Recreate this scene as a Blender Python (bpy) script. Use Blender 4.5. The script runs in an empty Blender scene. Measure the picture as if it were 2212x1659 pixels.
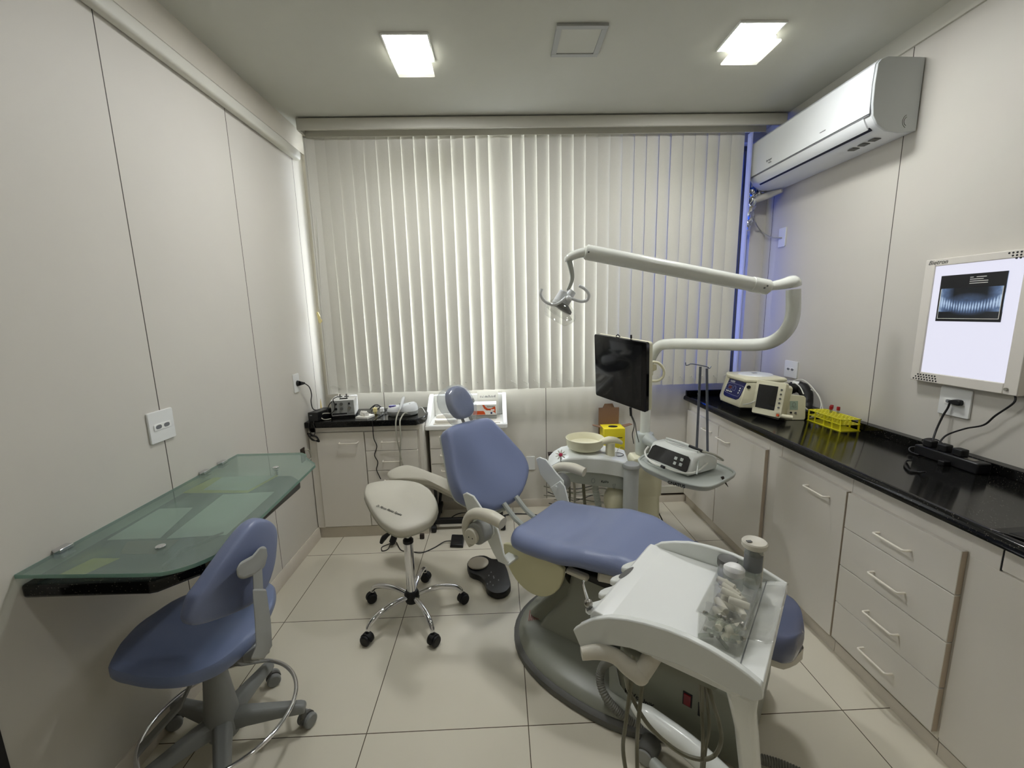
import bpy, bmesh, math, random
from mathutils import Vector, Matrix
random.seed(7)
C = bpy.context.scene.collection
PI = math.pi
V = Vector

# ------------------------------------------------------------------ camera
CF, CYAW, CPIT, CROL = 902.77, -0.026764, 0.169388, -0.02309
CPOS = V((1.1329, -2.52347, 1.52399))
def cam_axes():
    cy, sy, cp, sp = math.cos(CYAW), math.sin(CYAW), math.cos(CPIT), math.sin(CPIT)
    f = V((-sy*cp, cy*cp, -sp)); r = V((cy, sy, 0)); u = r.cross(f)
    cr, sr = math.cos(CROL), math.sin(CROL)
    return cr*r+sr*u, -sr*r+cr*u, f
AR, AU, AF = cam_axes()
cd = bpy.data.cameras.new('camera'); cam = bpy.data.objects.new('camera', cd); C.objects.link(cam)
M3 = Matrix((AR, AU, -AF)).transposed()
cam.matrix_world = Matrix.Translation(CPOS) @ M3.to_4x4()
cd.sensor_fit = 'HORIZONTAL'; cd.sensor_width = 36; cd.lens = CF/2212*36; cd.clip_start = .02
bpy.context.scene.camera = cam
def ray(x, y): return (x-1106)*AR-(y-829.5)*AU+CF*AF
def at(x, y, ax, v):
    d = ray(x, y); i = 'xyz'.index(ax); return CPOS+d*((v-CPOS[i])/d[i])
def atp(x, y, p, n):
    d = ray(x, y); return CPOS+d*((V(p)-CPOS).dot(n)/d.dot(n))

# ------------------------------------------------------------------ materials
def lin(c):
    return tuple(((v/255)/12.92 if v/255 <= .04045 else ((v/255+.055)/1.055)**2.4) for v in c)+(1,)
MT = {}
def nd(nt, t, **k):
    n = nt.nodes.new(t)
    for a, b in k.items():
        if a.startswith('i_'): n.inputs[a[2:].replace('_', ' ')].default_value = b
        else: setattr(n, a, b)
    return n
def mat(name, col, rough=.5, metal=0, var=.04, scale=12, bump=0, bscale=200, trans=0, ior=1.45, coat=0, spec=.5, emit=None, es=0, alpha=1):
    m = bpy.data.materials.new(name); m.use_nodes = True; nt = m.node_tree; b = nt.nodes['Principled BSDF']
    L = nt.links.new; c = lin(col)
    tc = nd(nt, 'ShaderNodeTexCoord')
    if var:
        no = nd(nt, 'ShaderNodeTexNoise'); no.inputs['Scale'].default_value = scale; no.inputs['Detail'].default_value = 4
        L(tc.outputs['Object'], no.inputs['Vector'])
        mx = nd(nt, 'ShaderNodeMix', data_type='RGBA'); mx.inputs[6].default_value = tuple(v*(1-var) for v in c[:3])+(1,)
        mx.inputs[7].default_value = tuple(min(1, v*(1+var)) for v in c[:3])+(1,)
        L(no.outputs['Fac'], mx.inputs[0]); L(mx.outputs[2], b.inputs['Base Color'])
    else: b.inputs['Base Color'].default_value = c
    b.inputs['Roughness'].default_value = rough; b.inputs['Metallic'].default_value = metal
    b.inputs['Transmission Weight'].default_value = trans; b.inputs['IOR'].default_value = ior
    b.inputs['Coat Weight'].default_value = coat; b.inputs['Specular IOR Level'].default_value = spec
    b.inputs['Alpha'].default_value = alpha
    if emit: b.inputs['Emission Color'].default_value = lin(emit); b.inputs['Emission Strength'].default_value = es
    if bump:
        nb = nd(nt, 'ShaderNodeTexNoise'); nb.inputs['Scale'].default_value = bscale; nb.inputs['Detail'].default_value = 3
        L(tc.outputs['Object'], nb.inputs['Vector'])
        bp = nd(nt, 'ShaderNodeBump'); bp.inputs['Strength'].default_value = bump; bp.inputs['Distance'].default_value = .002
        L(nb.outputs['Fac'], bp.inputs['Height']); L(bp.outputs['Normal'], b.inputs['Normal'])
    MT[name] = m; return m
def clearmat(name, col, gl=.1, rough=.03, diff=0, dcol=(230, 232, 228)):
    m = bpy.data.materials.new(name); m.use_nodes = True; nt = m.node_tree; nt.nodes.clear(); L = nt.links.new
    o = nd(nt, 'ShaderNodeOutputMaterial'); t = nd(nt, 'ShaderNodeBsdfTransparent'); t.inputs[0].default_value = lin(col)
    g = nd(nt, 'ShaderNodeBsdfGlossy'); g.inputs['Roughness'].default_value = rough
    lw = nd(nt, 'ShaderNodeLayerWeight'); lw.inputs[0].default_value = .35
    mm = nd(nt, 'ShaderNodeMath', operation='MULTIPLY_ADD'); mm.inputs[1].default_value = .22; mm.inputs[2].default_value = gl
    L(lw.outputs['Facing'], mm.inputs[0])
    mx = nd(nt, 'ShaderNodeMixShader'); L(mm.outputs[0], mx.inputs[0]); L(t.outputs[0], mx.inputs[1]); L(g.outputs[0], mx.inputs[2])
    out = mx
    if diff:
        d = nd(nt, 'ShaderNodeBsdfDiffuse'); d.inputs[0].default_value = lin(dcol)
        tl = nd(nt, 'ShaderNodeBsdfTranslucent'); tl.inputs[0].default_value = lin(dcol)
        m1 = nd(nt, 'ShaderNodeMixShader'); m1.inputs[0].default_value = .5; L(d.outputs[0], m1.inputs[1]); L(tl.outputs[0], m1.inputs[2])
        m2 = nd(nt, 'ShaderNodeMixShader'); m2.inputs[0].default_value = diff; L(mx.outputs[0], m2.inputs[1]); L(m1.outputs[0], m2.inputs[2]); out = m2
    L(out.outputs[0], o.inputs[0]); MT[name] = m; return m
def panelmat(name, col, axis, lines, rough=.6, w=.0022):
    m = mat(name, col, rough, var=.03, scale=3, bump=.05, bscale=150); nt = m.node_tree; L = nt.links.new; b = nt.nodes['Principled BSDF']
    g = nd(nt, 'ShaderNodeNewGeometry'); s = nd(nt, 'ShaderNodeSeparateXYZ'); L(g.outputs['Position'], s.inputs[0])
    prev = None
    for v in lines:
        c = nd(nt, 'ShaderNodeMath', operation='COMPARE'); c.inputs[1].default_value = v; c.inputs[2].default_value = w
        L(s.outputs['XYZ'.index(axis)], c.inputs[0])
        if prev:
            a = nd(nt, 'ShaderNodeMath', operation='MAXIMUM'); L(prev.outputs[0], a.inputs[0]); L(c.outputs[0], a.inputs[1]); prev = a
        else: prev = c
    mx = nd(nt, 'ShaderNodeMix', data_type='RGBA'); old = b.inputs['Base Color'].links[0].from_socket
    L(prev.outputs[0], mx.inputs[0]); L(old, mx.inputs[6]); mx.inputs[7].default_value = lin((70, 64, 54)); L(mx.outputs[2], b.inputs['Base Color'])
    return m

panelmat('wall_paint_left', (206, 202, 192), 'Y', (-1.604, -.936, -.27, .398))
panelmat('wall_paint_right', (206, 202, 192), 'Y', (-1.38, -.428, .515))
panelmat('wall_paint_back', (216, 212, 202), 'X', (.25, 1.472))
mat('wall_paint', (212, 206, 192), .6, var=.03, bump=.05)
mat('ceiling_paint', (196, 196, 186), .8, var=.02, bump=.06, bscale=120)
mat('trim_paint', (208, 206, 194), .45, var=.03)
mat('pelmet_paint', (190, 188, 176), .5, var=.03)
mat('dirty_skirting', (206, 198, 184), .5, var=.12, scale=9)
mat('cabinet_laminate', (226, 221, 211), .42, var=.02, scale=2)
mat('cabinet_edge', (190, 176, 158), .6, var=.08, scale=30)
mat('handle_white', (232, 226, 212), .35, var=0)
mat('blue_vinyl', (120, 130, 162), .3, var=.03, scale=5, bump=.25, bscale=500)
mat('stool_blue_vinyl', (116, 128, 160), .38, var=.03, scale=5, bump=.2, bscale=500)
mat('blue_shell', (118, 130, 164), .45, var=.02)
mat('foot_cover_film', (90, 96, 120), .16, var=.04, scale=8)
mat('cream_vinyl', (206, 202, 188), .42, var=.02, scale=6, bump=.15, bscale=500)
mat('cream_vinyl_dark', (172, 168, 152), .5, var=.03)
mat('unit_white', (226, 229, 224), .25, var=.015, coat=.2)
mat('tray_white', (236, 238, 234), .3, var=.01, coat=.1)
mat('unit_grey', (178, 183, 176), .35, var=.02)
mat('unit_pole', (220, 222, 213), .22, var=.01, coat=.3)
mat('cream_plastic', (222, 218, 190), .3, var=.02)
mat('yellowed_plastic', (208, 204, 166), .4, var=.03)
mat('armrest_plastic', (204, 200, 184), .4, var=.02)
mat('grey_plastic', (150, 152, 148), .4, var=.03)
mat('stool_grey', (128, 130, 128), .45, var=.03)
mat('dark_grey', (92, 92, 88), .5, var=.05)
mat('base_green_grey', (140, 142, 130), .35, var=.04)
mat('box_green_grey', (120, 122, 108), .4, var=.03)
mat('rubber_black', (16, 16, 17), .5, var=0)
mat('black_plastic', (20, 20, 22), .35, var=0)
mat('black_glossy', (10, 10, 12), .08, var=0)
mat('cable_black', (22, 21, 20), .5, var=0)
mat('cable_grey', (176, 174, 160), .45, var=0)
mat('cable_white', (222, 222, 214), .4, var=0)
mat('hose_olive', (112, 110, 92), .45, var=0)
mat('hose_grey', (120, 120, 112), .4, var=0)
mat('chrome', (225, 225, 228), .08, metal=1, var=0)
mat('steel', (170, 168, 160), .3, metal=1, var=.03)
mat('aluminium', (120, 126, 140), .35, metal=.8, var=.03)
mat('window_metal', (92, 96, 108), .4, metal=.3, var=.03)
mat('foil', (210, 212, 216), .15, metal=1, var=0, bump=1, bscale=60)
mat('ac_white', (226, 229, 230), .28, var=.01)
mat('ac_side', (196, 200, 200), .4, var=.01)
mat('pure_white', (240, 240, 236), .35, var=0)
mat('paper_white', (236, 234, 226), .8, var=.02)
mat('socket_plate', (228, 229, 226), .3, var=0)
mat('socket_hole', (60, 60, 62), .5, var=0)
mat('navy_panel', (20, 26, 84), .25, var=0)
mat('panel_line', (170, 172, 205), .5, var=0)
mat('dark_screen', (26, 27, 28), .06, var=0)
mat('display_red', (84, 20, 26), .3, var=0)
mat('lcd_green', (160, 178, 160), .4, var=0)
mat('orange_print', (205, 80, 28), .5, var=.05)
mat('print_black', (18, 18, 20), .6, var=0)
mat('print_grey', (120, 122, 124), .6, var=0)
mat('print_red', (150, 70, 62), .6, var=0)
mat('purple_gel', (52, 40, 130), .2, var=0)
mat('yellow_plastic', (226, 218, 40), .4, var=.03)
mat('yellow_card', (232, 214, 40), .55, var=.03)
mat('cardboard', (128, 98, 76), .8, var=.06)
mat('red_cap', (150, 20, 26), .4, var=0)
mat('ivory_plug', (226, 212, 150), .4, var=0)
mat('cotton', (236, 232, 214), .95, var=.04, scale=60)
mat('towel', (240, 236, 224), .9, var=.03, bump=.3)
mat('wood_stick', (190, 170, 112), .6, var=.1)
mat('pink_flower', (208, 60, 96), .5, var=0)
mat('dark_wood', (44, 34, 28), .5, var=.1)
mat('dark_doorway', (24, 22, 22), .5, var=.05)
mat('pebble_grey', (172, 164, 148), .35, metal=0, var=.03)
mat('switch_red', (110, 10, 14), .3, var=0)
mat('vent_grey', (172, 174, 172), .5, var=.02)
mat('lamp_glow', (255, 255, 255), .5, var=0, emit=(250, 251, 255), es=95)
mat('unseen_lamp_glow', (255, 255, 255), .5, var=0, emit=(250, 251, 255), es=22)
mat('viewer_glow', (60, 60, 62), .5, var=0, emit=(238, 238, 255), es=.46)
clearmat('clear_glass', (250, 252, 252), .06)
clearmat('blue_film_glass', (40, 108, 184), .06)
clearmat('clear_plastic', (250, 250, 249), .03, .06, .03)
clearmat('cloudy_plastic', (236, 238, 234), .06, .2, .38)
clearmat('bag_plastic', (244, 246, 248), .05, .16, .17)
clearmat('green_glass', (234, 240, 237), .04, .12, .32, (186, 206, 196))
clearmat('glass_edge', (190, 212, 202), .08, .1, .6, (150, 184, 170))
clearmat('lamp_plate', (250, 250, 245), .05, .2, .35, (250, 250, 240))
clearmat('vial_glass', (232, 236, 230), .1, .05, .12)

def blindmat():
    m = bpy.data.materials.new('vane_fabric'); m.use_nodes = True; nt = m.node_tree; nt.nodes.clear(); L = nt.links.new
    o = nd(nt, 'ShaderNodeOutputMaterial'); tc = nd(nt, 'ShaderNodeTexCoord'); w = nd(nt, 'ShaderNodeTexNoise'); w.inputs['Scale'].default_value = 300
    L(tc.outputs['Object'], w.inputs[0]); mx = nd(nt, 'ShaderNodeMix', data_type='RGBA'); mx.inputs[6].default_value = lin((212, 210, 200)); mx.inputs[7].default_value = lin((224, 222, 212)); L(w.outputs[0], mx.inputs[0])
    d = nd(nt, 'ShaderNodeBsdfDiffuse'); t = nd(nt, 'ShaderNodeBsdfTranslucent'); L(mx.outputs[2], d.inputs[0]); L(mx.outputs[2], t.inputs[0])
    s = nd(nt, 'ShaderNodeMixShader'); s.inputs[0].default_value = .045; L(d.outputs[0], s.inputs[1]); L(t.outputs[0], s.inputs[2]); L(s.outputs[0], o.inputs[0]); MT['vane_fabric'] = m
blindmat()
def floormat():
    m = mat('floor_tile', (216, 210, 192), .22, var=.03, scale=2.2); nt = m.node_tree; L = nt.links.new; b = nt.nodes['Principled BSDF']
    g = nd(nt, 'ShaderNodeNewGeometry'); s = nd(nt, 'ShaderNodeSeparateXYZ'); L(g.outputs['Position'], s.inputs[0]); cs = []
    for i in (0, 1):
        p = nd(nt, 'ShaderNodeMath', operation='PINGPONG'); p.inputs[1].default_value = .3; L(s.outputs[i], p.inputs[0])
        c = nd(nt, 'ShaderNodeMath', operation='LESS_THAN'); c.inputs[1].default_value = .0017; L(p.outputs[0], c.inputs[0]); cs.append(c)
    a = nd(nt, 'ShaderNodeMath', operation='MAXIMUM'); L(cs[0].outputs[0], a.inputs[0]); L(cs[1].outputs[0], a.inputs[1])
    mx = nd(nt, 'ShaderNodeMix', data_type='RGBA'); old = b.inputs['Base Color'].links[0].from_socket
    L(a.outputs[0], mx.inputs[0]); L(old, mx.inputs[6]); mx.inputs[7].default_value = lin((84, 74, 58)); L(mx.outputs[2], b.inputs['Base Color'])
    n = nd(nt, 'ShaderNodeTexNoise'); n.inputs['Scale'].default_value = 6; L(g.outputs['Position'], n.inputs[0])
    r = nd(nt, 'ShaderNodeMapRange'); r.inputs[3].default_value = .25; r.inputs[4].default_value = .27; L(n.outputs[0], r.inputs[0]); L(r.outputs[0], b.inputs['Roughness'])
floormat()
def granitemat():
    m = mat('black_granite', (20, 20, 19), .11, var=0, spec=.32); nt = m.node_tree; L = nt.links.new; b = nt.nodes['Principled BSDF']
    tc = nd(nt, 'ShaderNodeTexCoord'); v = nd(nt, 'ShaderNodeTexVoronoi'); v.inputs['Scale'].default_value = 130; L(tc.outputs['Object'], v.inputs[0])
    r = nd(nt, 'ShaderNodeValToRGB'); r.color_ramp.elements[0].position = .0; r.color_ramp.elements[0].color = lin((130, 126, 114)); r.color_ramp.elements[1].position = .2; r.color_ramp.elements[1].color = lin((15, 15, 14))
    L(v.outputs['Distance'], r.inputs[0]); L(r.outputs[0], b.inputs['Base Color'])
granitemat()
def xraymat():
    m = bpy.data.materials.new('xray_film_glow'); m.use_nodes = True; nt = m.node_tree; b = nt.nodes['Principled BSDF']; L = nt.links.new
    tc = nd(nt, 'ShaderNodeTexCoord'); s = nd(nt, 'ShaderNodeSeparateXYZ'); L(tc.outputs['Object'], s.inputs[0])   # object y: width, z: height
    def M(op, a, bb=None, c=None):
        n = nd(nt, 'ShaderNodeMath', operation=op)
        for i, v in enumerate((a, bb, c)):
            if v is None: continue
            if hasattr(v, 'links'): L(v, n.inputs[i])
            else: n.inputs[i].default_value = v
        return n.outputs[0]
    y = s.outputs[1]; z = M('SUBTRACT', s.outputs[2], .070)
    # jaw: ellipse ring band; teeth: wave
    yy = M('MULTIPLY', y, 9.0); zc = M('ADD', z, .012)
    arch = M('MULTIPLY', M('POWER', M('ABSOLUTE', yy), 2.0), .025)
    zz = M('SUBTRACT', zc, arch)
    band = M('SUBTRACT', 1.0, M('MINIMUM', M('MULTIPLY', M('ABSOLUTE', zz), 38.0), 1.0))
    jaw = M('SUBTRACT', 1.0, M('MINIMUM', M('ADD', M('POWER', M('MULTIPLY', y, 10.5), 2.0), M('POWER', M('MULTIPLY', z, 21.0), 2.0)), 1.0))
    teeth = M('MULTIPLY', M('ADD', M('SINE', M('MULTIPLY', y, 620.0)), 1.2), .25)
    n = nd(nt, 'ShaderNodeTexNoise'); n.inputs['Scale'].default_value = 60; L(tc.outputs['Object'], n.inputs[0])
    side = M('MULTIPLY', M('MAXIMUM', M('SUBTRACT', M('ABSOLUTE', y), .06), 0.0), 12.0)
    up = M('GREATER_THAN', z, -.03)
    val = M('ADD', M('MULTIPLY', jaw, .25), M('MULTIPLY', M('MULTIPLY', band, teeth), 1.7))
    val = M('ADD', val, M('MULTIPLY', M('MULTIPLY', side, up), .9))
    val = M('MULTIPLY', val, M('ADD', n.outputs[0], .45))
    r = nd(nt, 'ShaderNodeValToRGB'); r.color_ramp.elements[0].color = lin((8, 12, 22)); r.color_ramp.elements[1].color = lin((190, 215, 245)); r.color_ramp.elements[1].position = .85
    e = r.color_ramp.elements.new(.4); e.color = lin((88, 112, 150))
    L(val, r.inputs[0]); b.inputs['Base Color'].default_value = (0, 0, 0, 1); b.inputs['Roughness'].default_value = .2
    L(r.outputs[0], b.inputs['Emission Color']); b.inputs['Emission Strength'].default_value = .42; MT['xray_film_glow'] = m  # film emits its own image, standing in for light from the viewer behind
xraymat()

# ------------------------------------------------------------------ mesh building
class MB:
    def __init__(s): s.v = []; s.f = []
    def add(s, v, f, M=None):
        n = len(s.v); s.v += [(M @ V(p)) if M else V(p) for p in v]; s.f += [tuple(i+n for i in q) for q in f]; return s
    def box(s, x0, x1, y0, y1, z0, z1, M=None):
        return s.add([(x0,y0,z0),(x1,y0,z0),(x1,y1,z0),(x0,y1,z0),(x0,y0,z1),(x1,y0,z1),(x1,y1,z1),(x0,y1,z1)],
            [(0,3,2,1),(4,5,6,7),(0,1,5,4),(1,2,6,5),(2,3,7,6),(3,0,4,7)], M)
    def loft(s, rings, cap=True, closed=False, M=None):
        n = len(rings[0]); v = [p for r in rings for p in r]; f = []
        R = len(rings)
        for i in range(R if closed else R-1):
            a = i*n; b = ((i+1) % R)*n
            for j in range(n): k = (j+1) % n; f.append((a+j, a+k, b+k, b+j))
        if cap and not closed: f.append(tuple(range(n-1, -1, -1))); f.append(tuple((R-1)*n+j for j in range(n)))
        return s.add(v, f, M)
    def prism(s, poly, z0, z1, M=None):
        return s.loft([[(p[0], p[1], z0) for p in poly], [(p[0], p[1], z1) for p in poly]], M=M)
    def cyl(s, p0, p1, r0, r1=None, n=20, M=None):
        p0, p1 = V(p0), V(p1); r1 = r0 if r1 is None else r1; d = (p1-p0).normalized()
        u = d.orthogonal().normalized(); w = d.cross(u)
        return s.loft([[p+r*(math.cos(2*PI*i/n)*u+math.sin(2*PI*i/n)*w) for i in range(n)] for p, r in ((p0, r0), (p1, r1))], M=M)
    def lathe(s, prof, o=(0, 0, 0), n=28, M=None):
        o = V(o); rings = [[o+V((r*math.cos(2*PI*i/n), r*math.sin(2*PI*i/n), z)) for i in range(n)] for r, z in prof]
        return s.loft(rings, M=M)
    def tube(s, pts, r, n=10, sub=6, closed=False, flat=1, M=None, upv=None):
        P = [V(p) for p in pts]; rr = r if isinstance(r, (list, tuple)) else [r]*len(P)
        if sub > 1 and len(P) > 2:
            Q = []; RR = []; m = len(P)
            rng = range(m) if closed else range(m-1)
            for i in rng:
                g = lambda k: P[k % m] if closed else P[max(0, min(m-1, k))]
                a, b, c, d = g(i-1), g(i), g(i+1), g(i+2)
                for k in range(sub):
                    t = k/sub; Q.append(.5*((2*b)+(c-a)*t+(2*a-5*b+4*c-d)*t*t+(-a+3*b-3*c+d)*t**3)); RR.append(rr[i]*(1-t)+rr[(i+1) % m]*t)
            if not closed: Q.append(P[-1]); RR.append(rr[-1])
            P, rr = Q, RR
        rings = []; u = None; m = len(P)
        for i, p in enumerate(P):
            d = (P[(i+1) % m]-P[i-1]) if closed else (P[min(i+1, m-1)]-P[max(i-1, 0)])
            if d.length < 1e-9: d = V((0, 0, 1))
            d.normalize()
            if upv is not None: u = V(upv)-d*V(upv).dot(d); u.normalize()
            elif u is None: u = d.orthogonal().normalized()
            else: u = (u-d*u.dot(d)).normalized()
            w = d.cross(u)
            rings.append([p+rr[i]*(math.cos(2*PI*j/n)*u+flat*math.sin(2*PI*j/n)*w) for j in range(n)])
        return s.loft(rings, cap=not closed, closed=closed, M=M)
    def sphere(s, c, r, n=20, m=12, M=None):
        r = (r, r, r) if not isinstance(r, (list, tuple)) else r; c = V(c); v = []; f = []
        rings = [[c+V((r[0]*math.sin(a)*math.cos(2*PI*i/n), r[1]*math.sin(a)*math.sin(2*PI*i/n), -r[2]*math.cos(a))) for i in range(n)] for a in [PI*(k+.02)/(m+.04) if k in (0, m) else PI*k/m for k in range(m+1)]]
        return s.loft(rings, M=M)
def rrect(x0, x1, y0, y1, r, n=5):
    P = []
    for cx, cy, a in ((x1-r, y1-r, 0), (x0+r, y1-r, 90), (x0+r, y0+r, 180), (x1-r, y0+r, 270)):
        for k in range(n+1): t = math.radians(a+90*k/n); P.append((cx+r*math.cos(t), cy+r*math.sin(t)))
    return P
def smooth2(P, sub=4):
    Q = []; m = len(P)
    for i in range(m):
        a, b, c, d = [V(P[(i+k) % m]+((0,) if len(P[0]) == 2 else ())) for k in (-1, 0, 1, 2)]
        for k in range(sub):
            t = k/sub; q = .5*((2*b)+(c-a)*t+(2*a-5*b+4*c-d)*t*t+(-a+3*b-3*c+d)*t**3); Q.append((q.x, q.y))
    return Q
PADP = [(.55, 0), (.9, 0), (.965, .06), (1, .25), (1, .7), (.975, .9), (.93, .985), (.82, 1.03), (.55, 1.08), (.25, 1.1), (.05, 1.1)]
def pad(mb, outl, th, fn, prof=PADP, cen=None, edge=.035):
    """cushion: outline scaled inward about its centre; fn(x, y, h) places it, h from 0 (back) to th"""
    cx = sum(p[0] for p in outl)/len(outl); cy = sum(p[1] for p in outl)/len(outl)
    if cen: cx, cy = cen
    rings = [[fn(cx+(p[0]-cx)*sc, cy+(p[1]-cy)*sc, th*h) for p in outl] for sc, h in prof]
    return mb.loft(rings)

RM = {}
def thing(name, label, cat, loc=(0, 0, 0), rz=0, group=None):
    o = bpy.data.objects.new(name, None); C.objects.link(o); o.empty_display_size = .05
    o.location = loc; o.rotation_euler = (0, 0, rz); o['label'] = label; o['category'] = cat
    if group: o['group'] = group
    RM[o.name] = Matrix.Translation(V(loc)) @ Matrix.Rotation(rz, 4, 'Z'); return o
def finish(o, bevel, sub, smooth, seg=2, solid=0):
    me = o.data
    if smooth:
        me.polygons.foreach_set('use_smooth', [True]*len(me.polygons))
        if not sub: me.set_sharp_from_angle(angle=math.radians(38))
    if solid: m = o.modifiers.new('s', 'SOLIDIFY'); m.thickness = solid; m.offset = 0
    if bevel: m = o.modifiers.new('b', 'BEVEL'); m.width = bevel; m.segments = seg; m.limit_method = 'ANGLE'; m.angle_limit = math.radians(40); m.harden_normals = False
    if sub: m = o.modifiers.new('u', 'SUBSURF'); m.levels = sub; m.render_levels = sub
def part(name, mb, m, parent=None, world=False, bevel=0, sub=0, smooth=True, label=None, seg=2, solid=0, kind=None):
    me = bpy.data.meshes.new(name)
    vs = mb.v
    if parent is not None and world: I = RM[parent.name].inverted(); vs = [I @ p for p in vs]
    me.from_pydata([tuple(p) for p in vs], [], mb.f)
    bm = bmesh.new(); bm.from_mesh(me); bmesh.ops.recalc_face_normals(bm, faces=bm.faces[:]); bm.to_mesh(me); bm.free()
    me.materials.append(MT[m]); o = bpy.data.objects.new(name, me); C.objects.link(o)
    if parent is not None: o.parent = parent; RM[o.name] = RM[parent.name]
    else: RM[o.name] = Matrix.Identity(4)
    finish(o, bevel, sub, smooth, seg, solid)
    if label: o['label'] = label
    if kind: o['kind'] = kind
    return o
def solo(name, mb, m, label, cat, group=None, kind=None, **k):
    """a thing that is one mesh; authored in world space, origin moved to its base"""
    vs = mb.v; c = V((sum(p.x for p in vs)/len(vs), sum(p.y for p in vs)/len(vs), min(p.z for p in vs)))
    mb.v = [p-c for p in vs]; o = part(name, mb, m, **k); o.location = c; RM[o.name] = Matrix.Translation(c)
    o['label'] = label; o['category'] = cat
    if group: o['group'] = group
    if kind: o['kind'] = kind
    return o
def struct(name, mb, m, **k):
    o = part(name, mb, m, **k)
    if not k.get('parent'): o['kind'] = 'structure'
    return o
def frame(o, x, y):
    x = V(x).normalized(); y = V(y); y = (y-x*y.dot(x)).normalized(); z = x.cross(y)
    return Matrix.Translation(V(o)) @ Matrix((x, y, z)).transposed().to_4x4()
def text(name, s, size, M, m, parent, world=True, shear=0, ext=.0003, align='LEFT', sx=1, off=0):
    cu = bpy.data.curves.new('t', 'FONT'); cu.body = s; cu.size = size; cu.extrude = ext; cu.shear = shear; cu.align_x = align; cu.offset = off
    cu.resolution_u = 3
    t = bpy.data.objects.new('t', cu); C.objects.link(t)
    dg = bpy.context.evaluated_depsgraph_get(); me = bpy.data.meshes.new_from_object(t.evaluated_get(dg))
    bpy.data.objects.remove(t); bpy.data.curves.remove(cu)
    X = (RM[parent.name].inverted() @ M) if world else M
    me.transform(X @ Matrix.Diagonal((sx, 1, 1, 1))); me.name = name; me.materials.clear(); me.materials.append(MT[m])
    o = bpy.data.objects.new(name, me); C.objects.link(o); o.parent = parent; RM[o.name] = RM[parent.name]; return o
def dup(root, loc, rz=None, label=None):
    def cp(o, par):
        c = o.copy(); C.objects.link(c); c.parent = par
        for ch in list(o.children): cp(ch, c)
        return c
    r = cp(root, None); r.location = loc
    if rz is not None: r.rotation_euler = (0, 0, rz)
    if label: r['label'] = label
    RM[r.name] = Matrix.Translation(V(loc)) @ Matrix.Rotation(r.rotation_euler.z, 4, 'Z'); return r
# ================================================================== the room
XL, XR, YB, YF, ZC = -.165, 3.075, .59, -3.3, 2.74
struct('floor', MB().box(XL-.2, XR+.2, YF-.2, YB+.2, -.1, 0), 'floor_tile', smooth=False)
struct('ceiling', MB().box(XL-.2, XR+.2, YF-.2, YB+.2, ZC, ZC+.1), 'ceiling_paint', smooth=False)
struct('wall_left', MB().box(XL-.12, XL, -1.585, YB+.16, 0, ZC).box(XL-.12, XL, YF, -2.5, 0, ZC).box(XL-.12, XL, -2.5, -1.585, 2.1, ZC), 'wall_paint_left', smooth=False)
d1 = struct('door_1', MB().box(XL-.09, XL-.05, -2.46, -1.625, 0, 2.06), 'dark_doorway')
part('door_frame', MB().box(XL-.12, XL+.004, -1.625, -1.586, 0, 2.1).box(XL-.12, XL+.004, -2.5, -2.46, 0, 2.1).box(XL-.12, XL+.004, -2.5, -1.586, 2.06, 2.1), 'dark_doorway', d1)
part('door_handle', MB().tube([(XL-.05, -1.70, 1.0), (XL-.01, -1.70, 1.0), (XL-.01, -1.74, 1.0), (XL-.01, -1.82, 1.0)], .009), 'steel', d1)
struct('wall_right', MB().box(XR, XR+.12, YF, YB+.16, 0, ZC), 'wall_paint_right', smooth=False)
struct('wall_front', MB().box(XL, XR, YF-.12, YF, 0, ZC), 'wall_paint', smooth=False)
# back wall: solid below the window, a jamb each side, lintel above
struct('wall_back', MB().box(XL, XR, YB, YB+.16, 0, .985).box(XL, XL+.05, YB, YB+.16, .985, ZC).box(2.965, XR, YB, YB+.16, .985, ZC).box(XL+.05, 2.965, YB, YB+.16, 2.66, ZC), 'wall_paint_back', smooth=False)
struct('trim_1', MB().prism([(p[0], p[1]) for p in rrect(XL, XL+.045, 2.522, 2.582, .014)], -2.5, .42, M=Matrix(((1,0,0,0),(0,0,1,0),(0,1,0,0),(0,0,0,1)))), 'trim_paint')
struct('trim_2', MB().box(XL, XL+.012, -3.3, YB, 2.604, ZC), 'wall_paint')
struct('trim_3', MB().loft([[(XR, y, 2.685), (XR-.012, y, 2.685), (XR-.02, y, 2.7), (XR-.055, y, 2.728), (XR-.06, y, ZC), (XR, y, ZC)] for y in (YF, YB)]), 'trim_paint')
struct('trim_4', MB().box(XL, XL+.095, .545, YB, 0.0, 2.6), 'wall_paint')
def skirt(p0, p1, nrm, h=.08, t=.012):
    a, b, n = V(p0), V(p1), V(nrm)
    return MB().loft([[p, p+n*t, p+n*t+V((0, 0, h-.012)), p+n*t*.4+V((0, 0, h)), p+V((0, 0, h))] for p in (a, b)])
struct('baseboard_left', skirt((XL, -1.585, 0), (XL, .215, 0), (1, 0, 0), .085), 'dirty_skirting')
_bb = struct('baseboard_back', skirt((.62, YB, 0), (2.58, YB, 0), (0, -1, 0), .062), 'dirty_skirting')
part('dark_gap', MB().box(1.95, 2.578, YB-.0115, YB-.001, .062, .069), 'dark_wood', _bb)
struct('trim_5', MB().box(1.9, 2.575, YB-.014, YB, .075, .135), 'trim_paint', bevel=.003)

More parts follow.
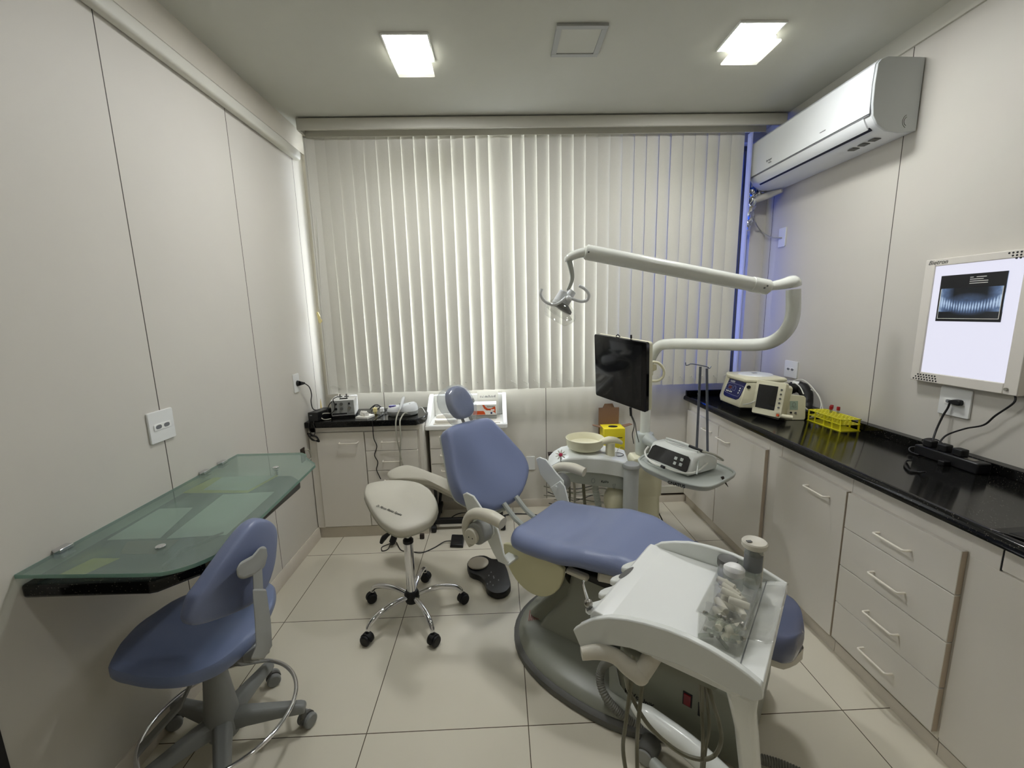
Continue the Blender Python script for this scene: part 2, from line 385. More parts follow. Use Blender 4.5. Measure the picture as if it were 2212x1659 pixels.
# window: aluminium frame, four sashes, the right hand ones with blue film
w = struct('window_1', MB().box(XL+.05, 2.965, .66, .72, .985, 1.02).box(XL+.05, 2.965, .66, .72, 2.62, 2.66).box(XL+.05, XL+.09, .66, .72, 1.02, 2.62).box(2.915, 2.965, .64, .72, 1.02, 2.62).box(XL+.05, 2.965, .665, .715, 2.29, 2.33), 'window_metal', bevel=.003)
xs = [XL+.09, .63, 1.33, 2.03, 2.915]
for i in range(4):
    a, b = xs[i], xs[i+1]; y0 = .67 if i % 2 else .69
    s = part('window_sash', MB().box(a, a+.035, y0, y0+.022, 1.02, 2.29).box(b-.035, b, y0, y0+.022, 1.02, 2.29).box(a, b, y0, y0+.022, 1.02, 1.06).box(a, b, y0, y0+.022, 2.25, 2.29), 'window_metal', w, bevel=.002)
    part('glass_pane', MB().box(a+.035, b-.035, y0+.009, y0+.013, 1.06, 2.25), 'blue_film_glass' if i == 3 else 'clear_glass', s, smooth=False)
    part('glass_pane', MB().box(a, b, .69, .694, 2.33, 2.62), 'blue_film_glass' if i == 3 else 'clear_glass', s, smooth=False)

# pelmet box hiding the blind rail
p = thing('blind_pelmet', 'long beige pelmet box across the top of the vertical blinds under the ceiling', 'pelmet', (1.45, .45, 2.64))
part('front_board', MB().box(-.085, 3.0, .32, .338, 2.665, 2.732), 'pelmet_paint', p, world=True, bevel=.004)
part('end_board', MB().box(-.085, -.07, .338, .50, 2.665, 2.732), 'pelmet_paint', p, world=True, bevel=.002)
part('top_board', MB().box(-.07, 3.0, .338, .585, 2.724, 2.734), 'pelmet_paint', p, world=True)
# vertical blind
bl = thing('vertical_blind', 'off white vertical blind with narrow fabric vanes covering the wide window', 'blind', (1.35, .45, .98))
part('head_rail_and_baffle', MB().box(-.07, 2.92, .41, .414, 2.656, 2.723).box(-.07, 2.92, .414, .475, 2.677, 2.723), 'trim_paint', bl, world=True, bevel=.003)  # thin front board added to stop light above the vanes, standing for shade
VW, VH = .0895, 1.693
def vane_mb(a0, a1):
    mb = MB(); n = 6; rings = []
    for k in range(7):
        z = VH*k/6; a = a0+(a1-a0)*(k/6)**.8; c, s = math.cos(a), math.sin(a); r = []
        for side, rg in ((0, range(n+1)), (.0008, range(n, -1, -1))):
            for i in rg:
                x = -VW/2+VW*i/n; y = -.0045*math.cos(PI*x/VW)+side; r.append((x*c-y*s, x*s+y*c, z))
        rings.append(r)
    return mb.loft(rings)
NV = 35; pitch = .0822; clip = None
def add_vane(x, a0, a1):
    global clip
    o = part('vane', vane_mb(math.radians(a0), math.radians(a1)), 'vane_fabric', bl)
    o.location = (x-1.35, 0, 0)
    if clip is None:
        clip = part('chain_clip', MB().tube([(.004, -.006, .055), (-.001, -.022, .06), (-.004, -.03, .063)], .0013, n=6, sub=2).sphere((-.004, -.031, .064), .0028, 8, 6).tube([(.004, -.006, .055), (.022, -.008, .042), (.038, -.007, .033)], .0007, n=5, sub=2), 'cable_white', o)
    else:
        c = clip.copy(); C.objects.link(c); c.parent = o
    return o
def limit(x):
    """turn (degrees) at which a sliver of window starts to show past a vane"""
    t = abs(x-1.13)/2.95; b = 5.0
    while VW*(math.cos(math.radians(b))-t*math.sin(math.radians(b))) > pitch+.0002: b += .25
    return b
rv = random.Random(31)
for x, a in ((-.066, 60), (-.052, 52), (-.036, 40)): add_vane(x, a, a-3)
for i in range(NV):
    x = -.012+i*.0815; L_ = limit(x); sg = -1 if x < 1.15 else 1
    if x < 1.9: top, bot = L_-8+rv.uniform(-1.5, 1.5), L_+rv.uniform(-.3, 2.2)
    else: top, bot = L_-5+rv.uniform(-1, 1), L_-3+rv.uniform(-1, 1)
    if i in (8, 14, 16, 19, 21): bot += 2.5; top += 1.5
    if i in (28, 32): top, bot = L_+1.2, L_+3.2
    if i == 31: bot = L_+1.5
    add_vane(x, sg*bot, sg*top)
add_vane(2.842, 78, 80)
# cord weights on the left of the blind
c = thing('blind_tensioner', 'two thin white cords through a cream tensioner beside the left edge of the blind', 'cord', (-.11, .40, 1.2))
part('cord', MB().tube([at(672, 470, 'y', .42), at(681, 560, 'y', .42), at(689, 668, 'y', .42)], .0014, n=6).tube([at(684, 470, 'y', .42), at(690, 560, 'y', .42), at(694, 668, 'y', .42)], .0014, n=6), 'cable_white', c, world=True)
tc_ = at(690, 686, 'y', .42)
part('tensioner', MB().prism([(-.016, .035), (-.006, .04), (.01, .0), (.02, -.025), (.008, -.04), (-.006, -.036)], -.008, .008, M=frame(tc_, (1, 0, 0), (0, 0, 1))), 'ivory_plug', c, world=True, bevel=.003)
s_ = thing('wooden_stick', 'two thin yellowish rods leaning in the left corner behind the black power box', 'rod', (-.12, .43, .845))
q0 = at(679, 790, 'y', .50); q1 = at(689, 872, 'y', .42)
part('rod', MB().cyl((q0.x, .5, q0.z), (q1.x+.004, .44, .845), .006, .008), 'wood_stick', s_, world=True)
part('rod', MB().cyl((q0.x-.004, .515, q0.z-.03), (q1.x-.012, .49, .845), .004), 'wood_stick', s_, world=True)
part('tip', MB().cyl((q0.x, .5, q0.z-.005), (q0.x-.0005, .501, q0.z+.02), .009), 'ivory_plug', s_, world=True)

# ceiling lights
def clight(x, y, label, dx=.0, dy=.08, glow='lamp_glow'):
    t = thing('ceiling_light', label, 'ceiling light', (x, y, ZC-.035), 0, 'square ceiling lights')
    part('lamp_frame', MB().box(-.105, .105, -.105, -.098, .027, .035).box(-.105, .105,   .098, .105, .027, .035).box(-.105, -.098, -.098, .098, .027, .035).box(.098, .105, -.098, .098, .027, .035), 'pure_white', t)
    part('light_panel', MB().box(-.098, .098, -.098, .098, .028, .0335), glow, t, smooth=False)
    part('glass_plate', MB().prism(rrect(-.09+dx, .09+dx, -.09+dy, .10+dy, .004), 0.0, .006), 'lamp_plate', t, label='pale glass plate hanging below the light panel')
    for sx in (-1, 1): part('plate_hanger', MB().cyl((sx*.07+dx, -.02, .006), (sx*.07+dx, -.02, .028), .003, n=8), 'steel', t)
    return t
clight(.752, -.35, 'square white glowing ceiling light on the left, above the saddle stool')
clight(2.31, -.415, 'square white glowing ceiling light on the right, nearer the air conditioner', .04, .06)
clight(.6, -2.0, 'unseen square ceiling light assumed behind the photographer, left one', glow='unseen_lamp_glow')  # unseen rear pair, assumed and added to light the camera-facing fronts
clight(2.3, -2.0, 'unseen square ceiling light assumed behind the photographer, right one', glow='unseen_lamp_glow')
t = thing('ceiling_vent', 'square grey framed blank access plate in the ceiling between the two lights', 'vent', (1.527, -.398, ZC-.012))
part('vent_frame', MB().box(-.112, .112, -.112, -.088, 0, .011).box(-.112, .112, .088, .112, 0, .011).box(-.112, -.088, -.088, .088, 0, .011).box(.088, .112, -.088, .088, 0, .011), 'vent_grey', t, bevel=.001)
part('vent_panel', MB().prism(rrect(-.088, .088, -.088, .088, .006), .004, .011), 'ceiling_paint', t)

# ================================================================== sockets
def socket(name, label, o, x, y, w_, h_, nsock=2, group=None):
    """wall plate: o centre on wall, x along wall, y up"""
    t = thing(name, label, 'socket', tuple(o), 0, group); F = frame(o, x, y)
    part('plate', MB().prism(rrect(-w_/2, w_/2, -h_/2, h_/2, .006), 0, .008, M=F), 'socket_plate', t, world=True, bevel=.002)
    if nsock:
        part('socket_insert', MB().prism(rrect(-.02*nsock, .02*nsock, -.011, .011, .002), .008, .0105, M=F), 'pure_white', t, world=True)
        mb = MB()
        for k in range(nsock):
            cx = (k-(nsock-1)/2)*.038
            for dx, dy in ((-.007, -.002), (.007, -.002), (0, .004)): mb.cyl(F @ V((cx+dx, dy, .010)), F @ V((cx+dx, dy, .0112)), .0022, n=8)
            mb.prism([(cx+p[0]*1.0, p[1]) for p in smooth2([(-.014, 0), (-.009, .007), (.009, .007), (.014, 0), (.009, -.007), (-.009, -.007)], 2)], .0100, .0108, M=F)
        part('pin_holes', mb, 'print_grey', t, world=True)
    return t, F
socket('wall_socket', 'large white double socket plate on the left wall above the glass shelf', V((XL, -.945, 1.131)), (0, 1, 0), (0, 0, 1), .118, .118)
sL, FL = socket('wall_socket', 'small white socket plate with a black plug on the left wall near the window', V((XL, .125, 1.115)), (0, 1, 0), (0, 0, 1), .072, .118, 0)
socket('wall_socket', 'white double socket plate on the right wall behind the cream centrifuge', V((XR, .185, 1.108)), (0, -1, 0), (0, 0, 1), .122, .112)
sU, FU = socket('wall_socket', 'small white outlet plate under the air conditioner with a pale cable in it', V((XR, .385, 1.985)), (0, -1, 0), (0, 0, 1), .07, .125, 0)
sX, FX = socket('wall_socket', 'white double socket plate below the x-ray viewer with a black plug', V((XR, -.834, 1.103)), (0, -1, 0), (0, 0, 1), .125, .122)
socket('wall_socket', 'low white outlet plate on the back wall behind the dental chair backrest', at(1146, 1000, 'y', YB), (1, 0, 0), (0, 0, 1), .07, .11, 0)

# ================================================================== air conditioner
ac = thing('air_conditioner', 'white split air conditioner unit high on the right wall', 'air conditioner', (XR, -.01, 2.3))
def acprof(x): return x
PF = [(XR-.004, 2.607), (2.90, 2.612), (2.872, 2.602), (2.858, 2.585), (2.853, 2.50), (2.855, 2.42), (2.862, 2.372), (2.885, 2.335), (2.93, 2.308), (2.99, 2.300), (XR-.004, 2.305)]
AY0, AY1 = -.487, .452
def acl(P, y0, y1): return MB().loft([[(p[0], y, p[1]) for p in P] for y in (y0, y1)])
part('casing', acl(PF, AY0+.004, AY1-.004), 'ac_white', ac, world=True, bevel=.002)
grow = lambda P, g: [(2.965+(p[0]-2.965)*(1+g) if p[0] < 2.965 else p[0], 2.455+(p[1]-2.455)*(1+g)) for p in P]
part('end_cap', acl(grow(PF, .008), AY0-.006, AY0+.004), 'ac_side', ac, world=True, bevel=.002)
part('end_cap', acl(grow(PF, .008), AY1-.004, AY1+.006), 'ac_side', ac, world=True, bevel=.002)
part('front_panel', acl([(2.893, 2.613), (2.870, 2.606), (2.8535, 2.588), (2.8485, 2.50), (2.8505, 2.385), (2.853, 2.385), (2.853, 2.50), (2.857, 2.585), (2.872, 2.602), (2.893, 2.610)], AY0+.006, AY1-.02), 'ac_white', ac, world=True)
part('louver', acl([(2.8555, 2.376), (2.861, 2.360), (2.874, 2.338), (2.884, 2.328), (2.888, 2.333), (2.878, 2.345), (2.866, 2.365), (2.860, 2.377)], AY0+.04, AY1-.06), 'ac_white', ac, world=True)
part('air_slot', acl([(2.883, 2.3335), (2.897, 2.3215), (2.899, 2.324), (2.885, 2.3365)], AY0+.035, AY1-.06), 'rubber_black', ac, world=True, smooth=False)
part('panel_seam', acl([(2.8535, 2.384), (2.855, 2.378), (2.858, 2.378), (2.8565, 2.385)], AY0+.01, AY1-.02), 'print_grey', ac, world=True, smooth=False)
text('lettering', 'Springer', .017, frame((2.8484, .27, 2.425), (0, -1, 0), (0.02, 0, 1)), 'print_grey', ac, sx=1.0)
text('lettering', 'Midea', .012, frame((2.8484, .245, 2.409), (0, -1, 0), (0.02, 0, 1)), 'print_grey', ac)
part('display_mark', MB().box(2.8478, 2.8487, -.22, -.18, 2.418, 2.421), 'print_grey', ac, world=True)
mb = MB()
for r in (.014, .020):
    mb.tube([(XR-.05+r*math.cos(a)*1.2, AY0-.0062, 2.345+r*math.sin(a)*1.4) for a in [math.radians(110+20*k) for k in range(8)]], .0012, n=5, sub=1)
part('knockout_marks', mb, 'dark_grey', ac, world=True)
mb = MB()
for y in (-.30, -.36, -.42): mb.box(2.94, 2.975, y, y+.035, 2.2995, 2.3035)
part('clip_marks', mb, 'dark_grey', ac, world=True)
# foil wrapped pipe in the corner
def crumple(pts, rad, amp, n=14, seed=1, sub=5):
    mb = MB().tube(pts, rad, n=n, sub=sub); rnd = random.Random(seed)
    mb.v = [p+V((rnd.uniform(-amp, amp), rnd.uniform(-amp, amp), rnd.uniform(-amp, amp))) for p in mb.v]; return mb
a0 = at(1640, 398, 'y', .47)
solo('foil_pipe', crumple([(2.99, .47, 2.33), (2.955, .50, 2.29), (2.915, .515, 2.30), (2.905, .52, 2.42), (2.92, .53, 2.5)], .028, .009, seed=3).add(*(lambda m: (m.v, m.f))(crumple([(2.925, .51, 2.30), (2.91, .515, 2.2), (2.905, .52, 2.10), (2.90, .525, 2.06)], [.03, .028, .024, .012], .009, seed=5))), 'foil', 'crumpled silver foil wrapped pipe in the corner left of the air conditioner', 'pipe', smooth=False)
solo('pipe_sleeve', MB().tube([(3.04, .38, 2.285), (3.0, .44, 2.275), (2.955, .48, 2.262), (2.93, .50, 2.25)], [.012, .022, .024, .016]), 'trim_paint', 'white taped pipe sleeve just below the left end of the air conditioner', 'pipe')
solo('cable', MB().tube([(2.92, .50, 2.225), at(1628, 452, 'y', .53), at(1632, 480, 'y', .52), at(1645, 500, 'x', XR-.03), at(1665, 512, 'x', XR-.02), at(1688, 514, 'x', XR-.012)], .0042), 'cable_grey', 'pale grey cable hanging from the foil pipe to the outlet under the air conditioner', 'cable')

# ================================================================== x-ray viewer
vx = thing('xray_viewer', 'white wall mounted light box glowing white on the right wall', 'light box', (XR, -.86, 1.18))
VY0, VY1, VZ0, VZ1 = -1.065, -.655, 1.175, 1.71
X0 = XR-.036
part('viewer_frame', MB().box(X0, XR, VY0, -1.018, VZ0, VZ1).box(X0, XR, -.697, VY1, VZ0, VZ1).box(X0, XR, -1.018, -.697, VZ0, 1.217).box(X0, XR, -1.018, -.697, 1.68, VZ1), 'cabinet_laminate', vx, world=True, bevel=.003)
part('light_panel', MB().box(X0+.006, XR-.004, -1.018, -.697, 1.217, 1.68), 'viewer_glow', vx, world=True, smooth=False)
mb = MB()
for r_ in range(3):
    for k in range(9-r_): mb.cyl((X0-.0006, -.672-.0125*k-r_*.009+.018*0, 1.207-.011*(2-r_) if False else 1.184+.0105*r_), (X0+.001, -.672-.0125*k-r_*.009, 1.184+.0105*r_), .0036, n=8)
for r_ in range(3):
    for k in range(8-r_): mb.cyl((X0-.0006, -1.052+.0125*k+r_*.004*0, 1.700-.0105*r_), (X0+.001, -1.052+.0125*k, 1.700-.0105*r_), .0036, n=8)
part('vent_holes', mb, 'print_black', vx, world=True)
text('lettering', 'Biotron', .026, frame((X0-.0008, -.668, 1.688), (0, -1, 0), (0, 0, 1)), 'dark_grey', vx, shear=.3)
part('button', MB().cyl((X0-.006, -1.03, 1.196), (X0+.001, -1.03, 1.196), .006), 'steel', vx, world=True)
fm = solo('xray_film', MB().box(X0+.001, X0+.003, -.972, -.732, 1.445, 1.636), 'xray_film_glow', 'dark panoramic dental x-ray film of a jaw clipped on the light box', 'x-ray film', smooth=False)
part('film_margin', MB().box(X0, X0+.0012, -.972, -.732, 1.582, 1.636).box(X0, X0+.0012, -.972, -.732, 1.445, 1.454).box(X0, X0+.0012, -.738, -.732, 1.454, 1.582).box(X0, X0+.0012, -.972, -.966, 1.454, 1.582), 'print_black', fm, world=True, smooth=False)
mb = MB()
for k, (y0, y1) in enumerate(((-.903, -.868), (-.893, -.845), (-.91, -.845), (-.91, -.845))): mb.box(X0-.0004, X0+.0002, y0, y1, 1.621-.008*k, 1.6235-.008*k)
mb.box(X0-.0004, X0+.0002, -.857, -.845, 1.621, 1.6235)
part('printed_lines', mb, 'paper_white', fm, world=True, smooth=False)
mb = MB().box(X0-.0004, X0+.0002, -.966, -.738, 1.456, 1.458).box(X0-.0004, X0+.0002, -.740, -.738, 1.458, 1.58).box(X0-.0004, X0+.0002, -.966, -.964, 1.458, 1.58)
part('film_edge_lines', mb, 'paper_white', fm, world=True, smooth=False)
# cords below the viewer
solo('viewer_cable', MB().tube([(XR-.02, -1.045, 1.18), at(2190, 870, 'x', XR-.03), at(2150, 898, 'x', XR-.03), at(2125, 918, 'x', XR-.03), at(2085, 926, 'x', XR-.04), at(2045, 940, 'x', XR-.05), at(2028, 958, 'x', XR-.08)], .0034, n=8), 'cable_black', 'black cord curving from the light box down to the granite counter', 'cord')
pk = thing('plug_and_cable', 'black plug and cord in the socket below the light box', 'plug', (XR-.02, -.86, 1.10))
part('plug', MB().prism(smooth2([(-.032, 0), (-.012, .011), (.012, .012), (.018, 0), (.012, -.011), (-.012, -.010)], 3), .008, .028, M=frame((XR, -.855, 1.106), (0, -1, 0), (0, 0, 1))), 'rubber_black', pk, world=True, bevel=.003)
part('cord', MB().tube([(XR-.022, -.83, 1.108), at(2048, 880, 'x', XR-.02), at(2036, 900, 'x', XR-.03), at(2022, 930, 'x', XR-.05), at(2014, 955, 'x', XR-.09)], .0038, n=8), 'cable_black', pk, world=True)
# ================================================================== cabinets, right run
def handle(parent, p0, p1, out, r=.0042):
    p0, p1, out = V(p0), V(p1), V(out); d = (p1-p0)
    return part('handle', MB().tube([p0, p0+out*.8+d*.01, p0+out+d*.06, p0+out+d*.2, p1+out-d*.2, p1+out-d*.06, p1+out*.8-d*.01, p1], r, n=8, sub=3), 'handle_white', parent, world=True)
XC = 2.582; XD = 2.56
def carcass(name, label, y0, y1, z0=.062, z1=.826, x1=XR-.002, group=None):
    t = thing(name, label, 'cabinet', ((XC+x1)/2, (y0+y1)/2, 0), 0, group)
    part('body', MB().box(XC, x1, y0, y1, z0, z1), 'cabinet_laminate', t, world=True, smooth=False)
    part('plinth', MB().box(XC+.004, x1, y0, y1, 0, z0-.008), 'dirty_skirting', t, world=True, smooth=False)
    part('shadow_gap', MB().box(XC+.008, x1, y0, y1, z0-.008, z0), 'dark_wood', t, world=True, smooth=False)
    return t
def rdoor(t, y0, y1, z0, z1, hy=None, hz=None, name='door'):
    d = part(name, MB().box(XD, XC-.0015, y0, y1, z0, z1), 'cabinet_laminate', t, world=True, bevel=.0015)
    part('edge_band', MB().box(XD+.002, XC-.002, y0-.0006, y0+.001, z0+.002, z1-.002), 'cabinet_edge', d, world=True, smooth=False)
    if hy: handle(d, (XD, hy[0], hz), (XD, hy[1], hz), (-.028, 0, 0))
    return d
a = carcass('base_cabinet', 'white two door base cabinet in the far right corner below the centrifuge', -.39, YB-.002)
rdoor(a, .106, .565, .078, .757, (.19, .29), .69); rdoor(a, -.386, .100, .078, .757, (-.04, .09), .685)
a = carcass('base_cabinet', 'white single door base cabinet left of the four drawer stack', -.928, -.392)
rdoor(a, -.925, -.49, .078, .757, (-.842, -.715), .695)
part('panel_joint', MB().box(XC-.001, XC, -.492, -.490, .065, .82), 'cabinet_edge', a, world=True)
a = carcass('drawer_cabinet', 'white four drawer cabinet below the right end of the granite counter', -1.372, -.930)
zz = [.757, .602, .430, .258, .085]
for k in range(4):
    zc = [.665, .50, .33, .165][k]
    rdoor(a, -1.366, -.934, zz[k+1]+.0015, zz[k]-.0015, (-1.215, -1.09), zc, 'drawer')
a = carcass('sink_cabinet', 'plain white base cabinet front nearest the camera under the black counter', -2.3, -1.374)
part('front_panel', MB().box(XC-.004, XC-.0005, -2.29, -1.374, .075, .745).box(XC-.004, XC-.0005, -1.452, -1.374, .745, .826), 'cabinet_laminate', a, world=True, bevel=.001)
part('access_panel', MB().box(XC-.006, XC-.0005, -2.2, -1.458, .752, .822), 'cabinet_laminate', a, world=True, bevel=.001)
part('access_gap', MB().box(XC-.0045, XC-.0005, -1.457, -1.453, .748, .824), 'print_black', a, world=True)

ct = thing('granite_counter', 'long glossy black granite counter along the right wall', 'counter', (2.8, -.85, .827))
part('slab', MB().loft([[(x, y, z) for x, z in ((XR-.001, .828), (2.548, .828), (2.537, .834), (2.534, .845), (2.537, .858), (2.547, .867), (2.557, .868), (2.566, .8655), (XR-.001, .865))] for y in (-2.3, YB-.001)]), 'black_granite', ct, world=True)
part('upstand', MB().box(3.03, XR-.001, -2.3, YB-.001, .8655, .906), 'black_granite', ct, world=True, bevel=.002)
part('end_upstand', MB().box(2.548, 3.03, YB-.026, YB-.001, .8655, .906), 'black_granite', ct, world=True, bevel=.002)
sk = thing('sink', 'black sink edge at the far right of the granite counter', 'sink', (2.8, -1.75, .866))
q = [at(2138, 1144, 'z', .867), at(2212, 1139, 'z', .867)]
d_ = (q[1]-q[0]).normalized(); n_ = V((-d_.y, d_.x, 0))
n_ = n_ if n_.y < 0 else -n_
P = [q[0], q[0]+d_*.42, q[0]+d_*.42+n_*.34, V((2.575, -2.0, .867)), V((2.575, q[0].y-.06, .867))]
part('rim', MB().prism([(p.x, p.y) for p in P], .8658, .8695), 'black_glossy', sk, world=True, bevel=.001)
pc = sum(P, V())/5
part('bowl', MB().prism([((p.x-pc.x)*.86+pc.x, (p.y-pc.y)*.86+pc.y) for p in P], .8696, .8702), 'rubber_black', sk, world=True)

# ---- devices on the right counter
ZT = .8655
ce = thing('centrifuge', 'cream bench centrifuge with a dark blue control panel on the corner of the granite counter', 'centrifuge', (2.82, .2, ZT))
b = [V((2.667, .299, .885)), V((2.665, .06, .885)), V((2.76, .03, .885)), V((2.97, .05, .885)), V((2.985, .40, .885)), V((2.72, .41, .885))]
def shift(P, z, g): 
    c = sum(P, V())/len(P); return [V((c.x+(p.x-c.x)*g, c.y+(p.y-c.y)*g, z)) for p in P]
tb = [V((2.715, .30, 1.045)), V((2.7135, .085, 1.045)), V((2.775, .05, 1.045)), V((2.965, .06, 1.045)), V((2.98, .39, 1.045)), V((2.75, .395, 1.045))]
part('housing', MB().loft([b, [p+V((0, 0, .02)) for p in b], tb]), 'cream_plastic', ce, world=True, bevel=.004)
part('foot_skirt', MB().loft([shift(b, ZT, .9), shift(b, .886, .9)]), 'rubber_black', ce, world=True)
lt = [V((p.x, p.y, 1.047)) for p in tb]; lt[0].x -= .012; lt[1].x -= .012
part('lid', MB().loft([lt, [p+V((0, 0, .018)) for p in lt], shift(lt, 1.072, .93)]), 'cream_plastic', ce, world=True, bevel=.005)
part('lid_dome', MB().lathe([(.105, 1.0721), (.10, 1.078), (.05, 1.083), (.004, 1.084)], (2.86, .23, 0), 30), 'ac_white', ce, world=True)
part('lid_latch', MB().box(2.83, 2.86, .21, .23, 1.084, 1.0855), 'print_grey', ce, world=True)
def quad_frame(bl, br, tl): return frame(bl, br-bl, tl-bl)
Fp = quad_frame(b[0]+V((0, 0, .02)), b[1]+V((0, 0, .02)), tb[0])
wl = (b[1]-b[0]).length; hl = (tb[0]-b[0]-V((0, 0, .02))).length
part('control_panel', MB().prism([(.02, hl-.003), (.012, .05), (.02, .03), (.04, .022), (wl-.06, .022), (wl-.035, .035), (wl-.028, .06), (wl-.022, hl-.003)], .0, .0025, M=Fp), 'navy_panel', ce, world=True)
mb = MB(); R_ = smooth2([(.03, .115), (.024, .07), (.03, .05), (wl-.06, .045), (wl-.042, .06), (wl-.036, .1), (wl-.04, .118)], 3)
mb.tube([Fp @ V((p[0], p[1], .0026)) for p in R_], .0009, n=5, sub=1, closed=True)
mb.tube([Fp @ V((p[0], p[1], .0026)) for p in [(.045, .075), (.09, .075), (.09, .102), (.045, .102)]], .0009, n=5, sub=1, closed=True)
mb.tube([Fp @ V((p[0], p[1], .0026)) for p in [(.105, .075), (.13, .075), (.132, .096), (.125, .106), (.11, .106), (.103, .096)]], .0009, n=5, sub=1, closed=True)
part('panel_lines', mb, 'panel_line', ce, world=True)
part('digit_display', MB().prism([(.05, .08), (.085, .08), (.085, .098), (.05, .098)], .0025, .0032, M=Fp), 'display_red', ce, world=True)
for bx, by in ((.042, .062), (.06, .062), (.082, .062), (.1, .062), (wl-.058, .1), (wl-.056, .085), (wl-.06, .068)):
    part('button', MB().cyl(Fp @ V((bx, by, .0025)), Fp @ V((bx, by, .0045)), .0055, n=12), 'socket_plate', ce, world=True)
text('lettering', 'KASVI', .02, Fp @ Matrix.Translation((.045, .125, .0027)), 'socket_plate', ce)
f2 = quad_frame(b[1]+V((0, 0, .02)), b[2]+V((0, 0, .02)), tb[1])
part('side_knob', MB().cyl(f2 @ V((.05, .115, 0)), f2 @ V((.05, .115, .012)), .011), 'rubber_black', ce, world=True)

ec = thing('apex_locator', 'cream upright monitor with a tall dark screen and five buttons on the counter', 'monitor', (2.75, -.14, ZT))
e0, e1 = V((2.668, -.062, 0)), V((2.742, -.222, 0)); ed = (e1-e0).normalized(); en = V((-ed.y, ed.x, 0))   # en points away from camera
if en.x < 0: en = -en
Fe = frame(e0+V((0, 0, ZT+.019)), ed, V((0, 0, 1))+en*.16); we = (e1-e0).length; he = .205
part('front_case', MB().prism(rrect(0, we, 0, he, .012), -.03, 0, M=Fe), 'cream_plastic', ec, world=True, bevel=.003)
part('rear_case', MB().prism(rrect(.012, we-.006, .012, he-.012, .02), -.085, -.03, M=Fe), 'cream_plastic', ec, world=True, bevel=.006)
part('screen', MB().prism(rrect(.018, we-.042, .038, he-.025, .003), 0, .0015, M=Fe), 'dark_screen', ec, world=True)
for k in range(5): part('button', MB().cyl(Fe @ V((we-.02, .06+.026*k, 0)), Fe @ V((we-.02, .06+.026*k, .004)), .0055, n=10), 'dark_grey', ec, world=True)
part('power_button', MB().cyl(Fe @ V((we-.016, .016, 0)), Fe @ V((we-.016, .016, .005)), .0075, n=12), 'orange_print', ec, world=True)
part('stand_bar', MB().cyl(Fe @ V((we-.016, .016, -.03)), Fe @ V((we-.016, .016, -.0))+ed*0, .016).cyl(Fe @ V((we-.01, .014, -.01)), Fe @ V((we+.04, .014, -.045)), .013), 'cream_plastic', ec, world=True)
part('foot', MB().prism([(.01, -.004), (we-.01, -.004), (we-.01, .0), (.01, .0)], -.07, -.004, M=Fe), 'rubber_black', ec, world=True)
el = thing('small_display_box', 'small cream box with a greenish display between the tall screen monitor and the tube rack', 'box', (2.86, -.17, ZT))
g0, g1 = V((2.80, -.192, 0)), V((2.905, -.205, 0)); Fg = frame(g0+V((0, 0, ZT)), g1-g0, V((0, 0, 1))+V((0, .12, 0))); wg = (g1-g0).length
part('case', MB().prism([(0, 0), (wg-.006, .0), (wg, .012), (wg, .13), (wg-.01, .142), (.0, .152)], -.075, 0, M=Fg), 'cream_plastic', el, world=True, bevel=.003)
part('display', MB().prism(rrect(.018, .062, .06, .112, .002), 0, .0012, M=Fg), 'lcd_green', el, world=True)
part('display_figure', MB().tube([Fg @ V((.04+.008*math.cos(a), .092+.012*math.sin(a), .0014)) for a in [k*PI/6 for k in range(12)]], .0008, n=5, sub=1, closed=True).tube([Fg @ V((x, .076+.004*math.sin(x*260), .0014)) for x in [.026+.003*k for k in range(10)]], .0008, n=5, sub=1), 'dark_grey', el, world=True)
part('jack', MB().cyl(Fg @ V((.024, .044, 0)), Fg @ V((.024, .044, .003)), .006, n=12), 'rubber_black', el, world=True)
part('jack', MB().cyl(Fg @ V((.05, .042, 0)), Fg @ V((.05, .042, .003)), .006, n=12), 'dark_grey', el, world=True)
# pouch and leads behind
pu = thing('cable_pouch', 'black cuff bundle with white leads behind the small cream display box', 'cable bundle', (2.97, .0, ZT))
part('cuff', crumple([(2.93, .06, ZT+.085), (2.965, .02, ZT+.15), (2.99, -.03, ZT+.16), (3.0, -.07, ZT+.12), (2.985, -.10, ZT+.07), (2.96, -.12, ZT+.04)], [.03, .036, .036, .034, .03, .024], .003, seed=11), 'rubber_black', pu, world=True)
part('cuff_label', MB().box(-.018, .018, -.009, .009, 0, .002, M=frame(V((2.962, -.02, ZT+.19)), (.5, -.8, 0), (.6, .4, .7))), 'socket_plate', pu, world=True)
part('lead', MB().tube([(2.89, .02, ZT+.16), (2.92, -.02, ZT+.2), (2.94, -.08, ZT+.18), (2.935, -.13, ZT+.14)], .003, n=6), 'cable_white', pu, world=True)
part('lead', MB().tube([(2.95, .03, ZT+.18), (2.99, -.03, ZT+.21), (3.01, -.1, ZT+.17), (3.02, -.16, ZT+.1), (3.0, -.185, ZT+.05), (2.97, -.17, ZT+.008)], .003, n=6), 'cable_white', pu, world=True)
part('lead', MB().tube([(3.0, -.05, ZT+.16), (3.025, -.12, ZT+.14), (3.02, -.18, ZT+.06), (2.985, -.19, ZT+.02), (2.95, -.17, ZT+.008)], .003, n=6), 'cable_white', pu, world=True)
part('lead', MB().tube([(2.93, -.12, ZT+.07), (2.95, -.17, ZT+.04), (2.96, -.19, ZT+.015), (2.93, -.2, ZT+.006)], .008, n=8), 'cable_grey', pu, world=True)
solo('black_block', MB().prism(rrect(2.905, 2.965, -.19, -.135, .006), ZT, ZT+.05), 'rubber_black', 'black power brick between the small cream display box and the yellow rack', 'power supply', bevel=.004)
